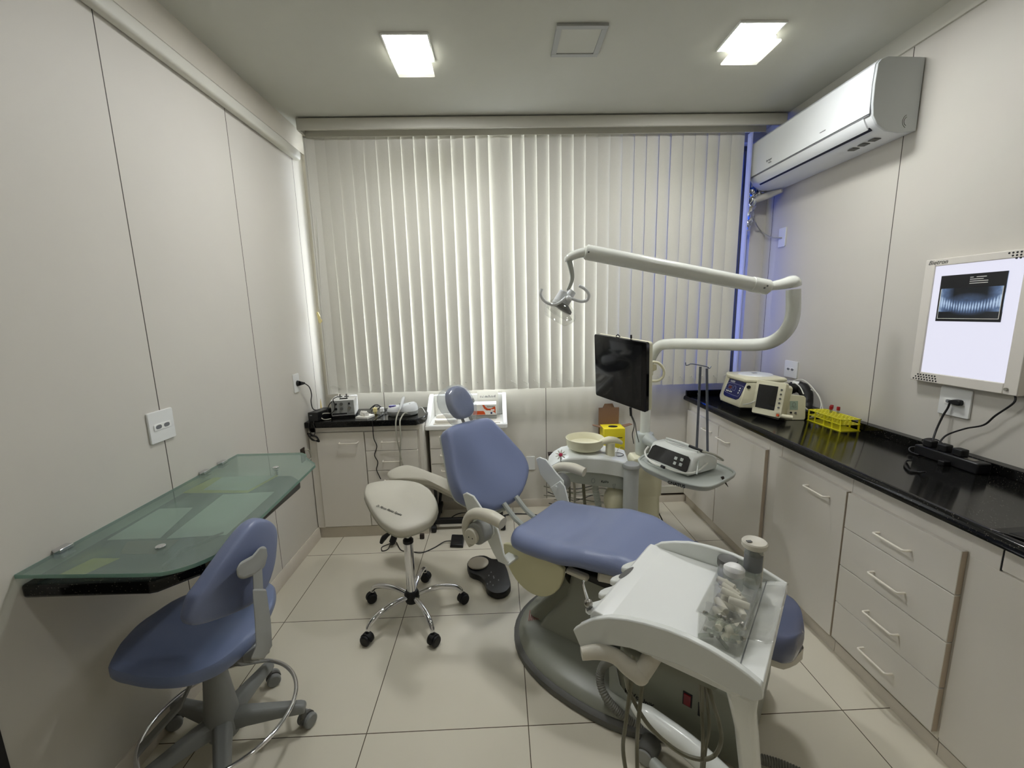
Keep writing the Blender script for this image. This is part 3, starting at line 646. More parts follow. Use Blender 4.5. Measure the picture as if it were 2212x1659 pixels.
solo('white_lead', MB().tube([at(1605, 874, 'x', 2.65), at(1618, 872, 'x', 2.66), at(1627, 868, 'x', 2.67), at(1634, 864, 'x', 2.70)], .0032, n=6), 'cable_white', 'thin white lead running from the centrifuge to the tall screen monitor', 'cable')

# tube rack: three perforated plates, corner posts
rk = thing('tube_rack', 'bright yellow plastic test tube rack on the granite counter', 'rack', (2.965, -.33, ZT))
RX0, RX1, RY0, RY1 = 2.912, 3.018, -.452, -.205
def holed(z, t=.003, nx=4, ny=10, open_=True):
    mb = MB(); dx = (RX1-RX0-.012)/nx; dy = (RY1-RY0-.014)/ny
    for i in range(nx):
        for j in range(ny):
            cx = RX0+.006+dx*(i+.5); cy = RY0+.007+dy*(j+.5); n = 12
            O = [(cx+dx/2*max(-1, min(1, 1.5*math.cos(2*PI*k/n+PI/12*0))), cy+dy/2*max(-1, min(1, 1.5*math.sin(2*PI*k/n)))) for k in range(n)]
            I = [(cx+dx*.40*math.cos(2*PI*k/n), cy+dy*.40*math.sin(2*PI*k/n)) for k in range(n)]
            v = [(x, y, z+t) for x, y in O]+[(x, y, z+t) for x, y in I]+[(x, y, z) for x, y in O]+[(x, y, z) for x, y in I]; f = []
            for k in range(n):
                l = (k+1) % n; f += [(k, l, n+l, n+k), (2*n+k, 3*n+k, 3*n+l, 2*n+l), (n+k, n+l, 3*n+l, 3*n+k)]
            mb.add(v, f)
    for a_ in ((RX0, RX1, RY0, RY0+.007), (RX0, RX1, RY1-.007, RY1), (RX0, RX0+.006, RY0, RY1), (RX1-.006, RX1, RY0, RY1)): mb.box(*a_, z, z+t)
    return mb
part('top_plate', holed(ZT+.062), 'yellow_plastic', rk, world=True, smooth=False)
part('middle_plate', holed(ZT+.034), 'yellow_plastic', rk, world=True, smooth=False)
part('bottom_plate', MB().box(RX0, RX1, RY0, RY1, ZT, ZT+.003), 'yellow_plastic', rk, world=True, smooth=False)
for y in (-.448, -.392, -.335, -.268, -.218):
    for x in (RX0+.002, RX1-.005):
        part('post', MB().box(x, x+.003, y, y+.01, ZT+.003, ZT+.062), 'yellow_plastic', rk, world=True, smooth=False)
def rtube(x, y, label):
    t = thing('blood_tube', label, 'test tube', (x, y, ZT+.004), 0, 'red capped tubes')
    part('glass', MB().lathe([(.003, .0), (.0055, .004), (.006, .02), (.006, .082)], n=12), 'vial_glass', t)
    part('cap', MB().lathe([(.0082, .078), (.0084, .094), (.0075, .098), (.002, .098)], n=14), 'red_cap', t)
    return t
r1 = rtube(2.999, -.262, 'red capped glass tube in the yellow rack, leftmost of the three')
dx_ = (RY1-RY0-.014)/10
yy = [RY0+.007+dx_*(j+.5) for j in range(10)]; xx = [RX0+.006+(RX1-RX0-.012)/4*(i+.5) for i in range(4)]
r1.location = (xx[3], yy[7], ZT+.004)
dup(r1, (xx[2], yy[6], ZT+.004), label='red capped glass tube in the yellow rack, middle of the three')
dup(r1, (xx[3], yy[5], ZT+.004), label='red capped glass tube in the yellow rack, rightmost of the three')

# power strip and cords at the right
ps = thing('power_strip', 'black power strip with plugs and tangled cords lying on the granite counter', 'power strip', (2.98, -.93, ZT))
part('strip', MB().box(2.955, 3.01, -1.05, -.80, ZT, ZT+.045), 'black_plastic', ps, world=True, bevel=.005)
for y in (-.84, -.90, -.96): part('plug', MB().prism(rrect(2.965, 3.0, y-.02, y+.02, .008), ZT+.045, ZT+.075), 'rubber_black', ps, world=True, bevel=.004)
part('label_plate', MB().box(2.972, 2.992, -1.02, -.985, ZT+.045, ZT+.0462), 'steel', ps, world=True)
cz = lambda x, y, z=.869: at(x, y, 'z', z)
part('cord_loop', MB().tube([cz(1970, 995, .88), cz(1958, 996), cz(1955, 1006), cz(1966, 1017), cz(1985, 1020), cz(2000, 1019, .88)], .0032, n=6), 'cable_black', ps, world=True)
part('cord_loop', MB().tube([(3.0, -.80, ZT+.04), at(1992, 951, 'x', 3.03), at(2008, 947, 'x', 3.02), at(2026, 951, 'x', 3.02), at(2040, 962, 'x', 3.02), (3.0, -.87, ZT+.05)], .0026, n=6), 'cable_black', ps, world=True)
part('cord', MB().tube([(2.985, -.80, ZT+.03), (2.965, -.775, ZT+.02), (2.95, -.79, ZT+.006), (2.95, -.83, ZT+.004)], .0035, n=6), 'cable_black', ps, world=True)
solo('spare_plug', MB().prism(rrect(2.925, 2.96, -.955, -.93, .004), ZT, ZT+.02), 'rubber_black', 'small black adapter lying in front of the power strip', 'plug', bevel=.003)

# ================================================================== back left cabinet with granite top
lc = thing('corner_cabinet', 'white cabinet with a door and a drawer stack in the far left corner', 'cabinet', (.22, .39, 0))
part('body', MB().box(XL+.006, .60, .216, YB-.05, .083, .8), 'cabinet_laminate', lc, world=True, smooth=False)
part('plinth', MB().box(XL+.006, .60, .222, YB-.05, 0, .076), 'dirty_skirting', lc, world=True, smooth=False)
part('shadow_gap', MB().box(XL+.006, .596, .226, YB-.05, .076, .083), 'dark_wood', lc, world=True)
part('face_frame', MB().box(-.15, .60, .208, .217, .765, .80).box(XL+.006, -.112, .208, .217, .083, .80).box(.575, .60, .208, .217, .083, .765), 'cabinet_laminate', lc, world=True, bevel=.001)
d = part('door', MB().box(-.108, .206, .199, .2155, .09, .762), 'cabinet_laminate', lc, world=True, bevel=.0015)
handle(d, (.045, .199, .692), (.165, .199, .692), (0, -.026, 0))
zs = [.762, .627, .487, .345, .09]
for k in range(4):
    d = part('drawer', MB().box(.213, .56, .2, .2155, zs[k+1]+.002, zs[k]-.001), 'cabinet_laminate', lc, world=True, bevel=.0015)
    handle(d, (.325, .2, zs[k]-.07), (.445, .2, zs[k]-.07), (0, -.026, 0))
solo('granite_worktop', MB().prism([(XL+.001, .172), (.565, .172), (.612, .25), (.612, YB-.048), (XL+.001, YB-.048)], .803, .844), 'black_granite', 'small black granite top on the left corner cabinet below the window', 'counter', bevel=.005)
TZ = .8445
pb = thing('power_box', 'small black power supply box on the left end of the corner granite top', 'power supply', (-.095, .25, TZ))
part('case', MB().prism([(-.142, .19), (-.078, .185), (-.03, .33), (-.105, .345)], TZ, TZ+.062), 'black_plastic', pb, world=True, bevel=.004)
part('plug', MB().cyl((XL+.008, .13, 1.112), (XL+.022, .13, 1.112), .019, .015, n=16).cyl((XL+.022, .13, 1.112), (XL+.042, .155, 1.108), .015, .006, n=12), 'rubber_black', pb, world=True)
part('cord', MB().tube([(XL+.04, .155, 1.108), at(668, 836, 'y', .20), at(673, 852, 'y', .22), at(672, 868, 'y', .24), at(677, 884, 'y', .25), (-.085, .26, TZ+.06)], .0032, n=6), 'cable_black', pb, world=True)
part('indicator', MB().box(-.128, -.114, .1862, .188, TZ+.04, TZ+.046), 'print_grey', pb, world=True)
cl = thing('coiled_cable', 'coiled black cord hanging over the front of the corner cabinet door', 'cord', (-.12, .165, .68))
part('strand', MB().tube([(-.13, .175, TZ+.006), (-.13, .165, .83), at(668, 928, 'y', .165), at(676, 944, 'y', .17)], .003, n=6).tube([(-.10, .175, TZ+.006), (-.10, .165, .83), at(681, 930, 'y', .165), at(678, 944, 'y', .17)], .003, n=6), 'cable_black', cl, world=True)
for k in range(4):
    c0 = at(664+2*k, 936+3*k, 'y', .172+.004*k); c1 = at(690-k, 954-k*2, 'y', .168+.004*k); m_ = (c0+c1)/2; dd = (c1-c0)/2; pp = V((dd.z, 0, -dd.x)).normalized()*(.012+.002*k)
    part('coil', MB().tube([m_+dd*math.cos(a)+pp*math.sin(a) for a in [i*PI/6 for i in range(12)]], .003, n=6, sub=2, closed=True), 'cable_black', cl, world=True)
sb = thing('wall_junction', 'open dark wall box with a loose cable behind the far end of the glass shelf', 'wall box', (XL+.01, .16, .62))
part('box_rim', MB().box(XL, XL+.006, .085, .135, .60, .69), 'dark_wood', sb, world=True)
part('cable', MB().tube([(XL+.006, .13, .67), (XL+.02, .16, .66), (XL+.018, .185, .60), (XL+.004, .15, .585)], .0045, n=6), 'cable_grey', sb, world=True)

# electrosurgical unit
es = thing('electrosurgical_unit', 'white boxy electrosurgical device with a grey dial panel on the corner granite top', 'device', (.07, .35, TZ))
Fs = frame(V((-.017, .262, TZ+.012)), V((.15, .030, 0)), (0, 0, 1))
part('case', MB().box(0, .152, 0, .112, -.17, 0, M=Fs), 'pure_white', es, world=True, bevel=.006)
part('front_panel', MB().box(.004, .148, .004, .108, 0, .003, M=Fs), 'grey_plastic', es, world=True, bevel=.001)
part('base', MB().box(.004, .148, -.0115, 0, -.16, -.004, M=Fs), 'rubber_black', es, world=True)
part('stripe', MB().box(.006, .10, .012, .022, .003, .0036, M=Fs), 'print_black', es, world=True)
text('lettering', 'Lucent', .014, Fs @ Matrix.Translation((.104, .013, .0032)), 'print_black', es, shear=.2)
for x, y, r, m_ in ((.034, .085, .007, 'rubber_black'), (.032, .052, .009, 'rubber_black'), (.118, .085, .0065, 'rubber_black'), (.118, .054, .0095, 'steel'), (.068, .084, .011, 'dark_grey'), (.068, .052, .011, 'dark_grey')):
    part('dial', MB().cyl(Fs @ V((x, y, .003)), Fs @ V((x, y, .012)), r, r*.9, n=16), m_, es, world=True)
part('top_mount', MB().box(.055, .105, .112, .116, -.05, -.02, M=Fs), 'rubber_black', es, world=True)
for x in (.058, .1):
    part('wing_nut', MB().cyl(Fs @ V((x, .116, -.035)), Fs @ V((x, .128, -.035)), .0025, n=8).cyl(Fs @ V((x-.014, .128, -.035)), Fs @ V((x+.014, .128, -.035)), .004, n=8).cyl(Fs @ V((x, .128, -.035)), Fs @ V((x, .145, -.035)), .003, .006, n=8), 'dark_grey', es, world=True)
part('lead', MB().tube([Fs @ V((.045, .13, -.03)), Fs @ V((.02, .12, .004)), Fs @ V((.028, .085, .014)), Fs @ V((.024, .05, .018)), Fs @ V((.004, .03, .02)), Fs @ V((-.018, .045, .02)), Fs @ V((-.01, .08, .01)), Fs @ V((.01, .105, .004))], .0028, n=6), 'cable_black', es, world=True)
part('lead', MB().tube([Fs @ V((-.005, .03, .02)), Fs @ V((-.05, .03, .02)), Fs @ V((-.058, .004, .03)), Fs @ V((-.035, -.006, .045)), Fs @ V((.0, -.006, .03))], .0035, n=6), 'cable_grey', es, world=True)
np_ = solo('napkin_pack', crumple([(.175, .30, TZ+.022), (.20, .27, TZ+.024), (.225, .245, TZ+.022)], [.018, .022, .018], .003, n=10, seed=4, sub=2).add(*(lambda m: (m.v, m.f))(MB().prism([(.15, .235), (.235, .215), (.26, .30), (.20, .335), (.17, .33)], TZ, TZ+.012))), 'paper_white', 'small crumpled white plastic pack beside the white electrosurgical device', 'packet', smooth=False)
for (x, y, m_, lab) in ((.243, .372, 'ivory_plug', 'cream plug adapter on the corner granite top'), (.292, .368, 'pure_white', 'white plug adapter beside the cream one on the corner granite top')):
    t = thing('plug_adapter', lab, 'plug', (x, y, TZ))
    part('body', MB().prism(rrect(-.013, .013, -.012, .012, .004), .012, .042), m_, t, bevel=.003)
    part('neck', MB().lathe([(.008, .0), (.009, .012)], n=12), 'ivory_plug' if m_ == 'ivory_plug' else 'pure_white', t)
solo('wavy_cable', MB().tube([(.20, .42, TZ+.004), (.225, .415, TZ+.03), (.26, .41, TZ+.045), (.29, .40, TZ+.03), (.325, .385, TZ+.01), (.31, .33, TZ+.004), (.295, .25, TZ+.004), (.283, .175, TZ+.004), (.283, .166, .82), (.275, .19, .72), (.29, .194, .66), (.27, .194, .60), (.288, .194, .55), (.275, .194, .50), (.287, .194, .46), (.30, .190, .43)], .0028, n=6), 'cable_black', 'thin wavy black cord running from the plug adapters down over the drawers', 'cord')
solo('knotted_cable', MB().tube([(.19, .43, TZ+.02), (.22, .43, TZ+.045), (.25, .425, TZ+.05), (.265, .42, TZ+.035), (.245, .42, TZ+.02), (.215, .425, TZ+.03), (.23, .43, TZ+.052)], .004, n=6), 'cable_black', 'small knot of black cord behind the plug adapters', 'cord')

# purple gel ultrasonic device
pd = thing('laser_device', 'white waisted dental laser device with a purple oval display on the corner granite top', 'device', (.44, .33, TZ))
OD = smooth2([(.345, .315), (.36, .278), (.40, .262), (.44, .275), (.475, .262), (.52, .268), (.548, .305), (.545, .36), (.51, .395), (.46, .395), (.43, .365), (.39, .365), (.355, .352)], 3)
part('base', pad(MB(), OD, .03, lambda x, y, h: V((x, y, TZ+h)), [(.9, 0), (.98, .2), (1, .6), (1, 1)]), 'grey_plastic', pd, world=True)
part('top_shell', pad(MB(), OD, .035, lambda x, y, h: V((x, y, TZ+.03+h*(1+max(0, x-.44)*7))), [(1.01, 0), (1.0, .3), (.93, .7), (.8, .92), (.4, 1.05), (.05, 1.08)]), 'ac_white', pd, world=True)
part('oval_display', pad(MB(), [(.385+.026*math.cos(a), .30+.018*math.sin(a)) for a in [k*PI/10 for k in range(20)]], .004, lambda x, y, h: V((x, y, TZ+.0665+h+(y-.30)*.12)), [(1, -1.2), (.95, .8), (.3, 1)]), 'purple_gel', pd, world=True)
part('handpiece_rest', MB().box(.438, .452, .275, .30, TZ+.058, TZ+.08), 'grey_plastic', pd, world=True, bevel=.003)
part('handpiece', MB().tube([(.462, .33, TZ+.12), (.458, .31, TZ+.11), (.452, .28, TZ+.08), (.446, .25, TZ+.05)], [.006, .012, .011, .006], n=12), 'ac_white', pd, world=True)
part('hole', MB().cyl((.505, .30, TZ+.07), (.505, .298, TZ+.079), .006, n=10), 'rubber_black', pd, world=True)
part('button', MB().cyl((.43, .33, TZ+.066), (.43, .328, TZ+.075), .005, n=10), 'rubber_black', pd, world=True)
part('hose', MB().tube([(.446, .25, TZ+.05), (.441, .20, TZ+.03), (.437, .155, .83), (.437, .15, .74), (.446, .165, .64), (.462, .17, .53), (.468, .17, .46)], .0048, n=8), 'cable_grey', pd, world=True)
part('hose', MB().tube([(.49, .262, TZ+.02), (.478, .235, TZ+.028), (.468, .19, TZ+.012), (.464, .156, .83), (.464, .15, .74), (.455, .16, .66), (.444, .17, .56), (.437, .17, .46)], .0048, n=8), 'cable_grey', pd, world=True)
part('rear_cord', MB().tube([(.545, .37, TZ+.03), (.575, .36, TZ+.035), (.605, .31, TZ+.01)], .0028, n=6), 'cable_white', pd, world=True)

# ================================================================== trolley
tr = thing('drawer_trolley', 'white trolley with three drawers on a black wheeled frame behind the dental chair', 'trolley', (.88, .42, 0))
TX0, TX1 = .625, 1.14
part('body', MB().box(TX0, TX1, .295, .545, .30, .737), 'cabinet_laminate', tr, world=True, bevel=.003)
zs = [.735, .602, .49, .38, .305]
for k in range(4):
    d = part('drawer', MB().box(TX0+.006, TX1-.006, .279, .2945, zs[k+1]+.002, zs[k]-.002), 'cabinet_laminate', tr, world=True, bevel=.002)
    handle(d, (.70, .279, (zs[k]-.045)), (.86, .279, (zs[k]-.045)), (0, -.024, 0))
part('top_slab', MB().prism(rrect(.598, 1.17, .262, .57, .02), .738, .772), 'pure_white', tr, world=True, bevel=.006)
part('recess_liner', MB().box(.66, 1.12, .285, .50, .7721, .778), 'cabinet_laminate', tr, world=True)
SP = [(.27, .772), (.30, .785), (.50, .925), (.545, .938), (.57, .93), (.57, .772)]
for x0, x1 in ((.60, .632), (1.138, 1.168)):
    part('side_wall', MB().loft([[(x, p[0], p[1]) for p in SP] for x in (x0, x1)]), 'pure_white', tr, world=True, bevel=.006)
part('back_wall', MB().box(.632, 1.138, .54, .57, .772, .932), 'pure_white', tr, world=True, bevel=.006)
for x in (TX0+.02, TX1-.03):
    for y in (.30, .53): part('frame_post', MB().tube([(x, y, .30), (x, y, .17), (x-.004, y-.01, .13), (x-.01, y-.02, .07)], .011, n=8), 'rubber_black', tr, world=True)
    part('base_rail', MB().box(x-.022, x+.012, .255, .56, .05, .085), 'rubber_black', tr, world=True, bevel=.006)
part('front_bar', MB().box(TX0-.003, TX1, .262, .290, .045, .085), 'rubber_black', tr, world=True, bevel=.003)
for x in (TX0+.005, TX1-.02):
    for y in (.245, .53):
        part('caster', MB().cyl((x-.017, y, .024), (x+.017, y, .024), .024).box(x-.012, x+.012, y-.012, y+.012, .024, .05), 'rubber_black', tr, world=True, bevel=.003)
tw = solo('towel_stack', crumple([(.67, .38, .80), (.74, .38, .804), (.80, .385, .802)], [.02, .026, .02], .003, n=12, seed=9, sub=3).add(*(lambda m: (m.v, m.f))(MB().prism(rrect(.665, .82, .30, .47, .02), .778, .80))), 'towel', 'folded white towels in the left side of the trolley top', 'towel', bevel=.004)
gb = thing('glove_box', 'white and orange cardboard glove box standing on the trolley top', 'box', (1.0, .41, .779))
GX0, GX1, GY, GZ0, GZ1 = .905, 1.095, .385, .779, .884
part('carton', MB().box(GX0, GX1, GY, GY+.11, GZ0+.028, GZ1), 'paper_white', gb, world=True, bevel=.002)
part('lower_carton', MB().box(GX0, GX1, GY+.004, GY+.112, GZ0, GZ0+.026), 'grey_plastic', gb, world=True, bevel=.002)
Fb = frame((GX0, GY-.0004, GZ0+.028), (1, 0, 0), (0, 0, 1))
part('orange_band', MB().prism([(.02, .004), (.112, .004), (.106, .022), (.098, .03), (.028, .032), (.02, .034), (.026, .02)], 0, .0008, M=Fb).prism([(.09, .074), (.104, .074), (.116, .056), (.13, .047), (.152, .046), (.17, .056), (.18, .064), (.184, .05), (.183, .008), (.176, .018), (.16, .03), (.14, .034), (.12, .034), (.103, .048)], 0, .0008, M=Fb), 'orange_print', gb, world=True, smooth=False)
part('slot', MB().prism([(.055+.02*math.cos(a), .045+.022*math.sin(a)) for a in [k*PI/8 for k in range(16)]], .0761, .0768, M=frame((GX0, GY, GZ0+.028), (1, 0, 0), (0, 1, 0))), 'print_black', gb, world=True)
part('blue_mark', MB().prism(rrect(.148, .16, .008, .02, .001), 0, .001, M=Fb), 'navy_panel', gb, world=True)
part('label_patch', MB().prism(rrect(.15, .176, .03, .041, .001), .0008, .0015, M=Fb), 'paper_white', gb, world=True)
text('lettering', 'Supermax', .013, Fb @ Matrix.Translation((.122, .058, .001)), 'print_black', gb, shear=.3)
pc_ = thing('paper_card', 'white printed paper card propped behind the glove box on the trolley', 'card', (1.03, .52, .78))
Fc = frame((.955, .505, .80), (1, 0, 0), (0, .12, 1))
part('sheet', MB().box(0, .155, 0, .155, 0, .0012, M=Fc), 'paper_white', pc_, world=True, smooth=False)
mb = MB(); rnd = random.Random(3)
for k in range(15): x = .02+.0078*k; mb.box(x, x+rnd.uniform(.002, .0055), .108, .108+rnd.uniform(.008, .02), .0013, .0016, M=Fc)
part('printed_marks', mb, 'print_grey', pc_, world=True, smooth=False)
ts = [thing('small_bottle', 'tiny grey topped bottle on the trolley behind the headrest', 'bottle', (.925, .47, .779))]
part('body', MB().lathe([(.012, 0), (.013, .01), (.013, .07), (.006, .085), (.006, .10)], n=14), 'cloudy_plastic', ts[0])
part('cap', MB().lathe([(.008, .098), (.009, .125), (.006, .135), (.002, .136)], n=12), 'dark_grey', ts[0])
# ================================================================== dental chair (local x: towards the foot end, y: away from the door side)
CO = V((1.285, -.577, 0)); CRZ = math.atan2(-.65, .76)
RC = Matrix.Translation(CO) @ Matrix.Rotation(CRZ, 4, 'Z')
ch = thing('dental_chair', 'reclined dental chair with blue vinyl seat and backrest in the middle of the room', 'dental chair', tuple(CO), CRZ)
def loc(x, y, ax, v):       # a point of the chair's own frame seen at a pixel
    return RC.inverted() @ at(x, y, ax, v)
EL = [(.43+.47*math.copysign(abs(math.cos(a))**.85, math.cos(a)), .375*math.copysign(abs(math.sin(a))**.9, math.sin(a))) for a in [k*PI/24 for k in range(48)]]
part('base_plate', pad(MB(), EL, .05, lambda x, y, h: V((x, y, h)), [(.99, 0), (1, .1), (1, .6), (.97, .8), (.955, .82)]), 'dark_grey', ch)
part('base_cover', pad(MB(), EL, .07, lambda x, y, h: V((x, y, .03+h)), [(.955, 0), (.955, .1), (.93, .35), (.86, .55), (.7, .75), (.4, .95), (.1, 1)]), 'base_green_grey', ch)
# lifting column: slanted block from the base to the seat
def ring(x, z, hx, hy, tilt=0): return [(x+p[0]*math.cos(tilt), p[1], z+p[0]*math.sin(tilt)) for p in rrect(-hx, hx, -hy, hy, .03, 4)]
part('lift_column', MB().loft([ring(.33, .08, .20, .17), ring(.33, .16, .17, .155, .15), ring(.37, .30, .12, .14, .25), ring(.40, .44, .11, .13, .1)]), 'base_green_grey', ch)
part('lift_cover', MB().loft([ring(.18, .075, .13, .14, -.1), ring(.25, .20, .08, .135, -.5), ring(.30, .32, .07, .13, -.6)]), 'box_green_grey', ch)
part('warning_label', MB().prism([(.13, -.20), (.25, -.255), (.28, -.19), (.16, -.135)], .0905, .0912), 'paper_white', ch, label='small warning label with red print') if False else None
mb = MB()
for k in range(6): mb.box(-.045, .045, -.026+.009*k, -.023+.009*k, 0, .0006, M=Matrix.Translation((.075, -.12, .0775)) @ Matrix.Rotation(-.25, 4, 'Y') @ Matrix.Rotation(-1.0, 4, 'Z'))
part('warning_print', mb, 'print_red', ch)
# yellowed half-disc side cover
hd = [(.135+.165*math.cos(a), .455+.185*math.sin(a)*(1 if math.sin(a) < 0 else .12)) for a in [k*PI/20 for k in range(40)]]
part('side_cover', MB().loft([[(x, y, z) for x, z in hd] for y in (-.215, -.195)]), 'yellowed_plastic', ch, bevel=.004, label='yellowed half round side cover')
part('side_cover', MB().loft([[(x, y, z) for x, z in hd] for y in (.195, .215)]), 'yellowed_plastic', ch, bevel=.004, label='yellowed half round side cover')
part('seat_frame', MB().box(.02, .62, -.16, .16, .405, .445), 'rubber_black', ch, bevel=.01)
part('end_bracket', MB().box(.30, .40, -.20, -.17, .43, .455), 'cream_vinyl', ch, bevel=.008)
# connection box with the name
BX = [(.60, .07), (1.0, .04), (1.02, .08), (1.02, .27), (.98, .31), (.66, .325), (.58, .30), (.56, .16), (.575, .10)]
part('connection_box', MB().loft([[(x, y, z) for x, z in BX] for y in (-.27, .20)]), 'box_green_grey', ch, bevel=.02, seg=3)
part('box_skirt', MB().loft([[(x, y, z) for x, z in ((.545, .03), (.80, .03), (.80, .045), (.62, .088), (.585, .12), (.565, .20), (.54, .22))] for y in (-.276, -.27)]), 'unit_grey', ch)
Ft = Matrix((RC.to_3x3() @ V((1, 0, 0)), V((0, 0, 1)), RC.to_3x3() @ V((0, -1, 0)))).transposed().to_4x4()
def ctx(s, t, z): return Matrix.Translation(RC @ V((s, t, z))) @ Ft
text('lettering', 'KaVo', .026, ctx(.603, -.2712, .100), 'print_black', ch, off=.0006)
text('lettering', 'UniK', .026, ctx(.664, -.2712, .100), 'print_black', ch, off=.0006)
part('power_switch', MB().box(.812, .842, -.273, -.27, .188, .238), 'print_black', ch)
part('switch_key', MB().box(.816, .838, -.277, -.273, .193, .233), 'switch_red', ch)
part('cable_socket', MB().box(.862, .873, -.273, -.27, .175, .225), 'print_black', ch)
# seat + leg rest cushion
def seat_z(x):
    K = [(-.05, .535), (.1, .532), (.25, .55), (.42, .585), (.52, .592), (.65, .565), (.85, .515), (1.05, .468), (1.2, .44)]
    for (a, za), (b_, zb) in zip(K, K[1:]):
        if x <= b_:
            t = max(0, (x-a)/(b_-a)); t = t*t*(3-2*t) if .2 < x < .6 else t; return za+(zb-za)*t
    return K[-1][1]
def halfw(x):
    K = [(0, .205), (.03, .24), (.2, .255), (.42, .258), (.55, .235), (.68, .2), (.9, .172), (1.03, .158), (1.075, .14), (1.105, .09), (1.115, 0)]
    for (a, za), (b_, zb) in zip(K, K[1:]):
        if x <= b_: return za+(zb-za)*(x-a)/(b_-a)
    return 0
def slab(x0, x1, th, up=0, nx=46, ny=14, wadd=0, drop=0):
    """cushion on the chair line: rounded cross-sections lofted along x"""
    rings = []
    for i in range(nx+1):
        x = x0+(x1-x0)*i/nx; w = halfw(x)+wadd; e = min(1, (x-x0)/.02, (x1-x)/.03); e = max(.0, e)
        e = math.sqrt(max(0, 1-(1-e)**2)); hw = max(.002, w-.02*(1-e)); t = th*(.35+.65*e); zt = seat_z(x)+up-(th-t)*.5
        r = []
        for k in range(ny+1):
            u = -1+2*k/ny; ed = 1-abs(u); rr = math.sqrt(max(0, 1-(1-min(1, ed/.16))**2)); r.append((x, u*hw, zt-.028*(1-rr)+.010*u*u*rr))
        for k in range(ny+1):
            u = 1-2*k/ny; ed = 1-abs(u); rr = math.sqrt(max(0, 1-(1-min(1, ed/.16))**2)); r.append((x, u*hw*.97, zt-t+.022*(1-rr)))
        rings.append(r)
    return MB().loft(rings)
part('seat_cushion', slab(-.01, 1.113, .085), 'blue_vinyl', ch, sub=1)
part('foot_cover', slab(.70, 1.119, .092, up=.004, wadd=.004), 'foot_cover_film', ch, sub=1, label='darker shiny plastic cover on the foot end')
part('foot_shell', slab(.45, 1.12, .02, up=-.085, wadd=-.03), 'cream_vinyl', ch)
# backrest
BTH = math.radians(58.5); b0 = V((-.175, -.012, .557)); bv = V((-math.cos(BTH), 0, math.sin(BTH))); bw = V((math.sin(BTH), 0, math.cos(BTH))); bu = V((0, 1, 0))
roll = math.radians(-2); bu2 = bu*math.cos(roll)+bv*math.sin(roll); bv2 = bv*math.cos(roll)-bu*math.sin(roll)
def bk(u, v, w): return b0+bu2*u+bv2*v+bw*w
OB = [(-.10, -.02), (.0, -.028), (.10, -.02), (.19, .03), (.25, .085), (.268, .12), (.272, .16), (.264, .205), (.235, .27), (.205, .335), (.165, .41), (.14, .448), (.10, .462), (.0, .467), (-.10, .465), (-.165, .455), (-.192, .44), (-.204, .405), (-.225, .32), (-.248, .24), (-.262, .17), (-.262, .12), (-.245, .085), (-.18, .03)]
OB = smooth2(OB, 2)
def bkpad(x, y, h): return bk(x, y, -.075+h+.28*x*x*(1 if h > .03 else .4)-.006*math.exp(-((y-.2)/.15)**2))
part('backrest', pad(MB(), OB, .075, bkpad, [(.6, 0), (.93, 0), (.98, .08), (1, .3), (1, .7), (.985, .88), (.955, .98), (.88, 1.03), (.72, 1.0), (.5, .97), (.25, .96), (.05, .96)], cen=(0, .21)), 'blue_vinyl', ch)
part('backrest_shell', pad(MB(), OB, .02, lambda x, y, h: bk(x, y, -.094+h+.11*x*x), [(.7, -.6), (.9, -.2), (.97, .4), (.98, 1)], cen=(0, .21)), 'unit_grey', ch)
part('back_support', MB().loft([[bk(u, v, w) for u, w in ((-.1, -.105), (.1, -.105), (.09, -.135), (-.09, -.135))] for v in (-.05, .25)]), 'unit_grey', ch, bevel=.01)
for u in (-.03, .03): part('headrest_bar', MB().loft([[bk(u+a, v, w-.035) for a, w in ((-.009, 0), (.009, 0), (.009, -.006), (-.009, -.006))] for v in (.40, .56)]), 'steel', ch)
# headrest
hc = RC.inverted() @ at(982, 876, 'y', RC.__matmul__(bk(0, .56, 0)).y); hc = bk((hc-b0).dot(bu2), (hc-b0).dot(bv2), .0)
def hk(u, v, w): return hc+bu2*u+(bv2*math.cos(.35)+bw*math.sin(.35)*-1)*0+V((-math.cos(BTH+.25), 0, math.sin(BTH+.25)))*v+V((math.sin(BTH+.25), 0, math.cos(BTH+.25)))*w
OH = smooth2([(-.045, -.085), (.02, -.09), (.065, -.065), (.082, -.02), (.075, .035), (.045, .078), (0, .09), (-.045, .075), (-.07, .03), (-.075, -.03)], 3)
OH = [(x+.12*y*-1, y) for x, y in OH]
hr = part('headrest', pad(MB(), OH, .05, lambda x, y, h: hk(x, y, -.025+h-(.006 if h > .04 and (x*x+y*y) < .0025 else 0))), 'blue_vinyl', ch)
rnd = random.Random(21)
OB2 = smooth2([(-.06, -.125), (.0, -.135), (.05, -.115), (.085, -.075), (.093, -.02), (.083, .04), (.052, .085), (0, .097), (-.055, .085), (-.10, .065), (-.125, .02), (-.12, -.03), (-.1, -.06), (-.09, -.1)], 4)
OB2 = [(x-.12*y, y) for x, y in OB2]
mbc = pad(MB(), OB2, .085, lambda x, y, h: hk(x, y, -.050+h*1.1), [(.5, 0), (.8, .02), (.97, .2), (1.03, .45), (1.0, .7), (.93, .86), (.8, .95), (.6, .975), (.35, .985), (.05, .985)])
_n = len(OB2); mbc.v = [p+V((rnd.uniform(-1, 1), rnd.uniform(-1, 1), rnd.uniform(-1, 1)))*(.0026 if i//_n < 6 else .0005) for i, p in enumerate(mbc.v)]
part('plastic_cover', mbc, 'bag_plastic', hr, label='loose translucent plastic bag over the headrest')
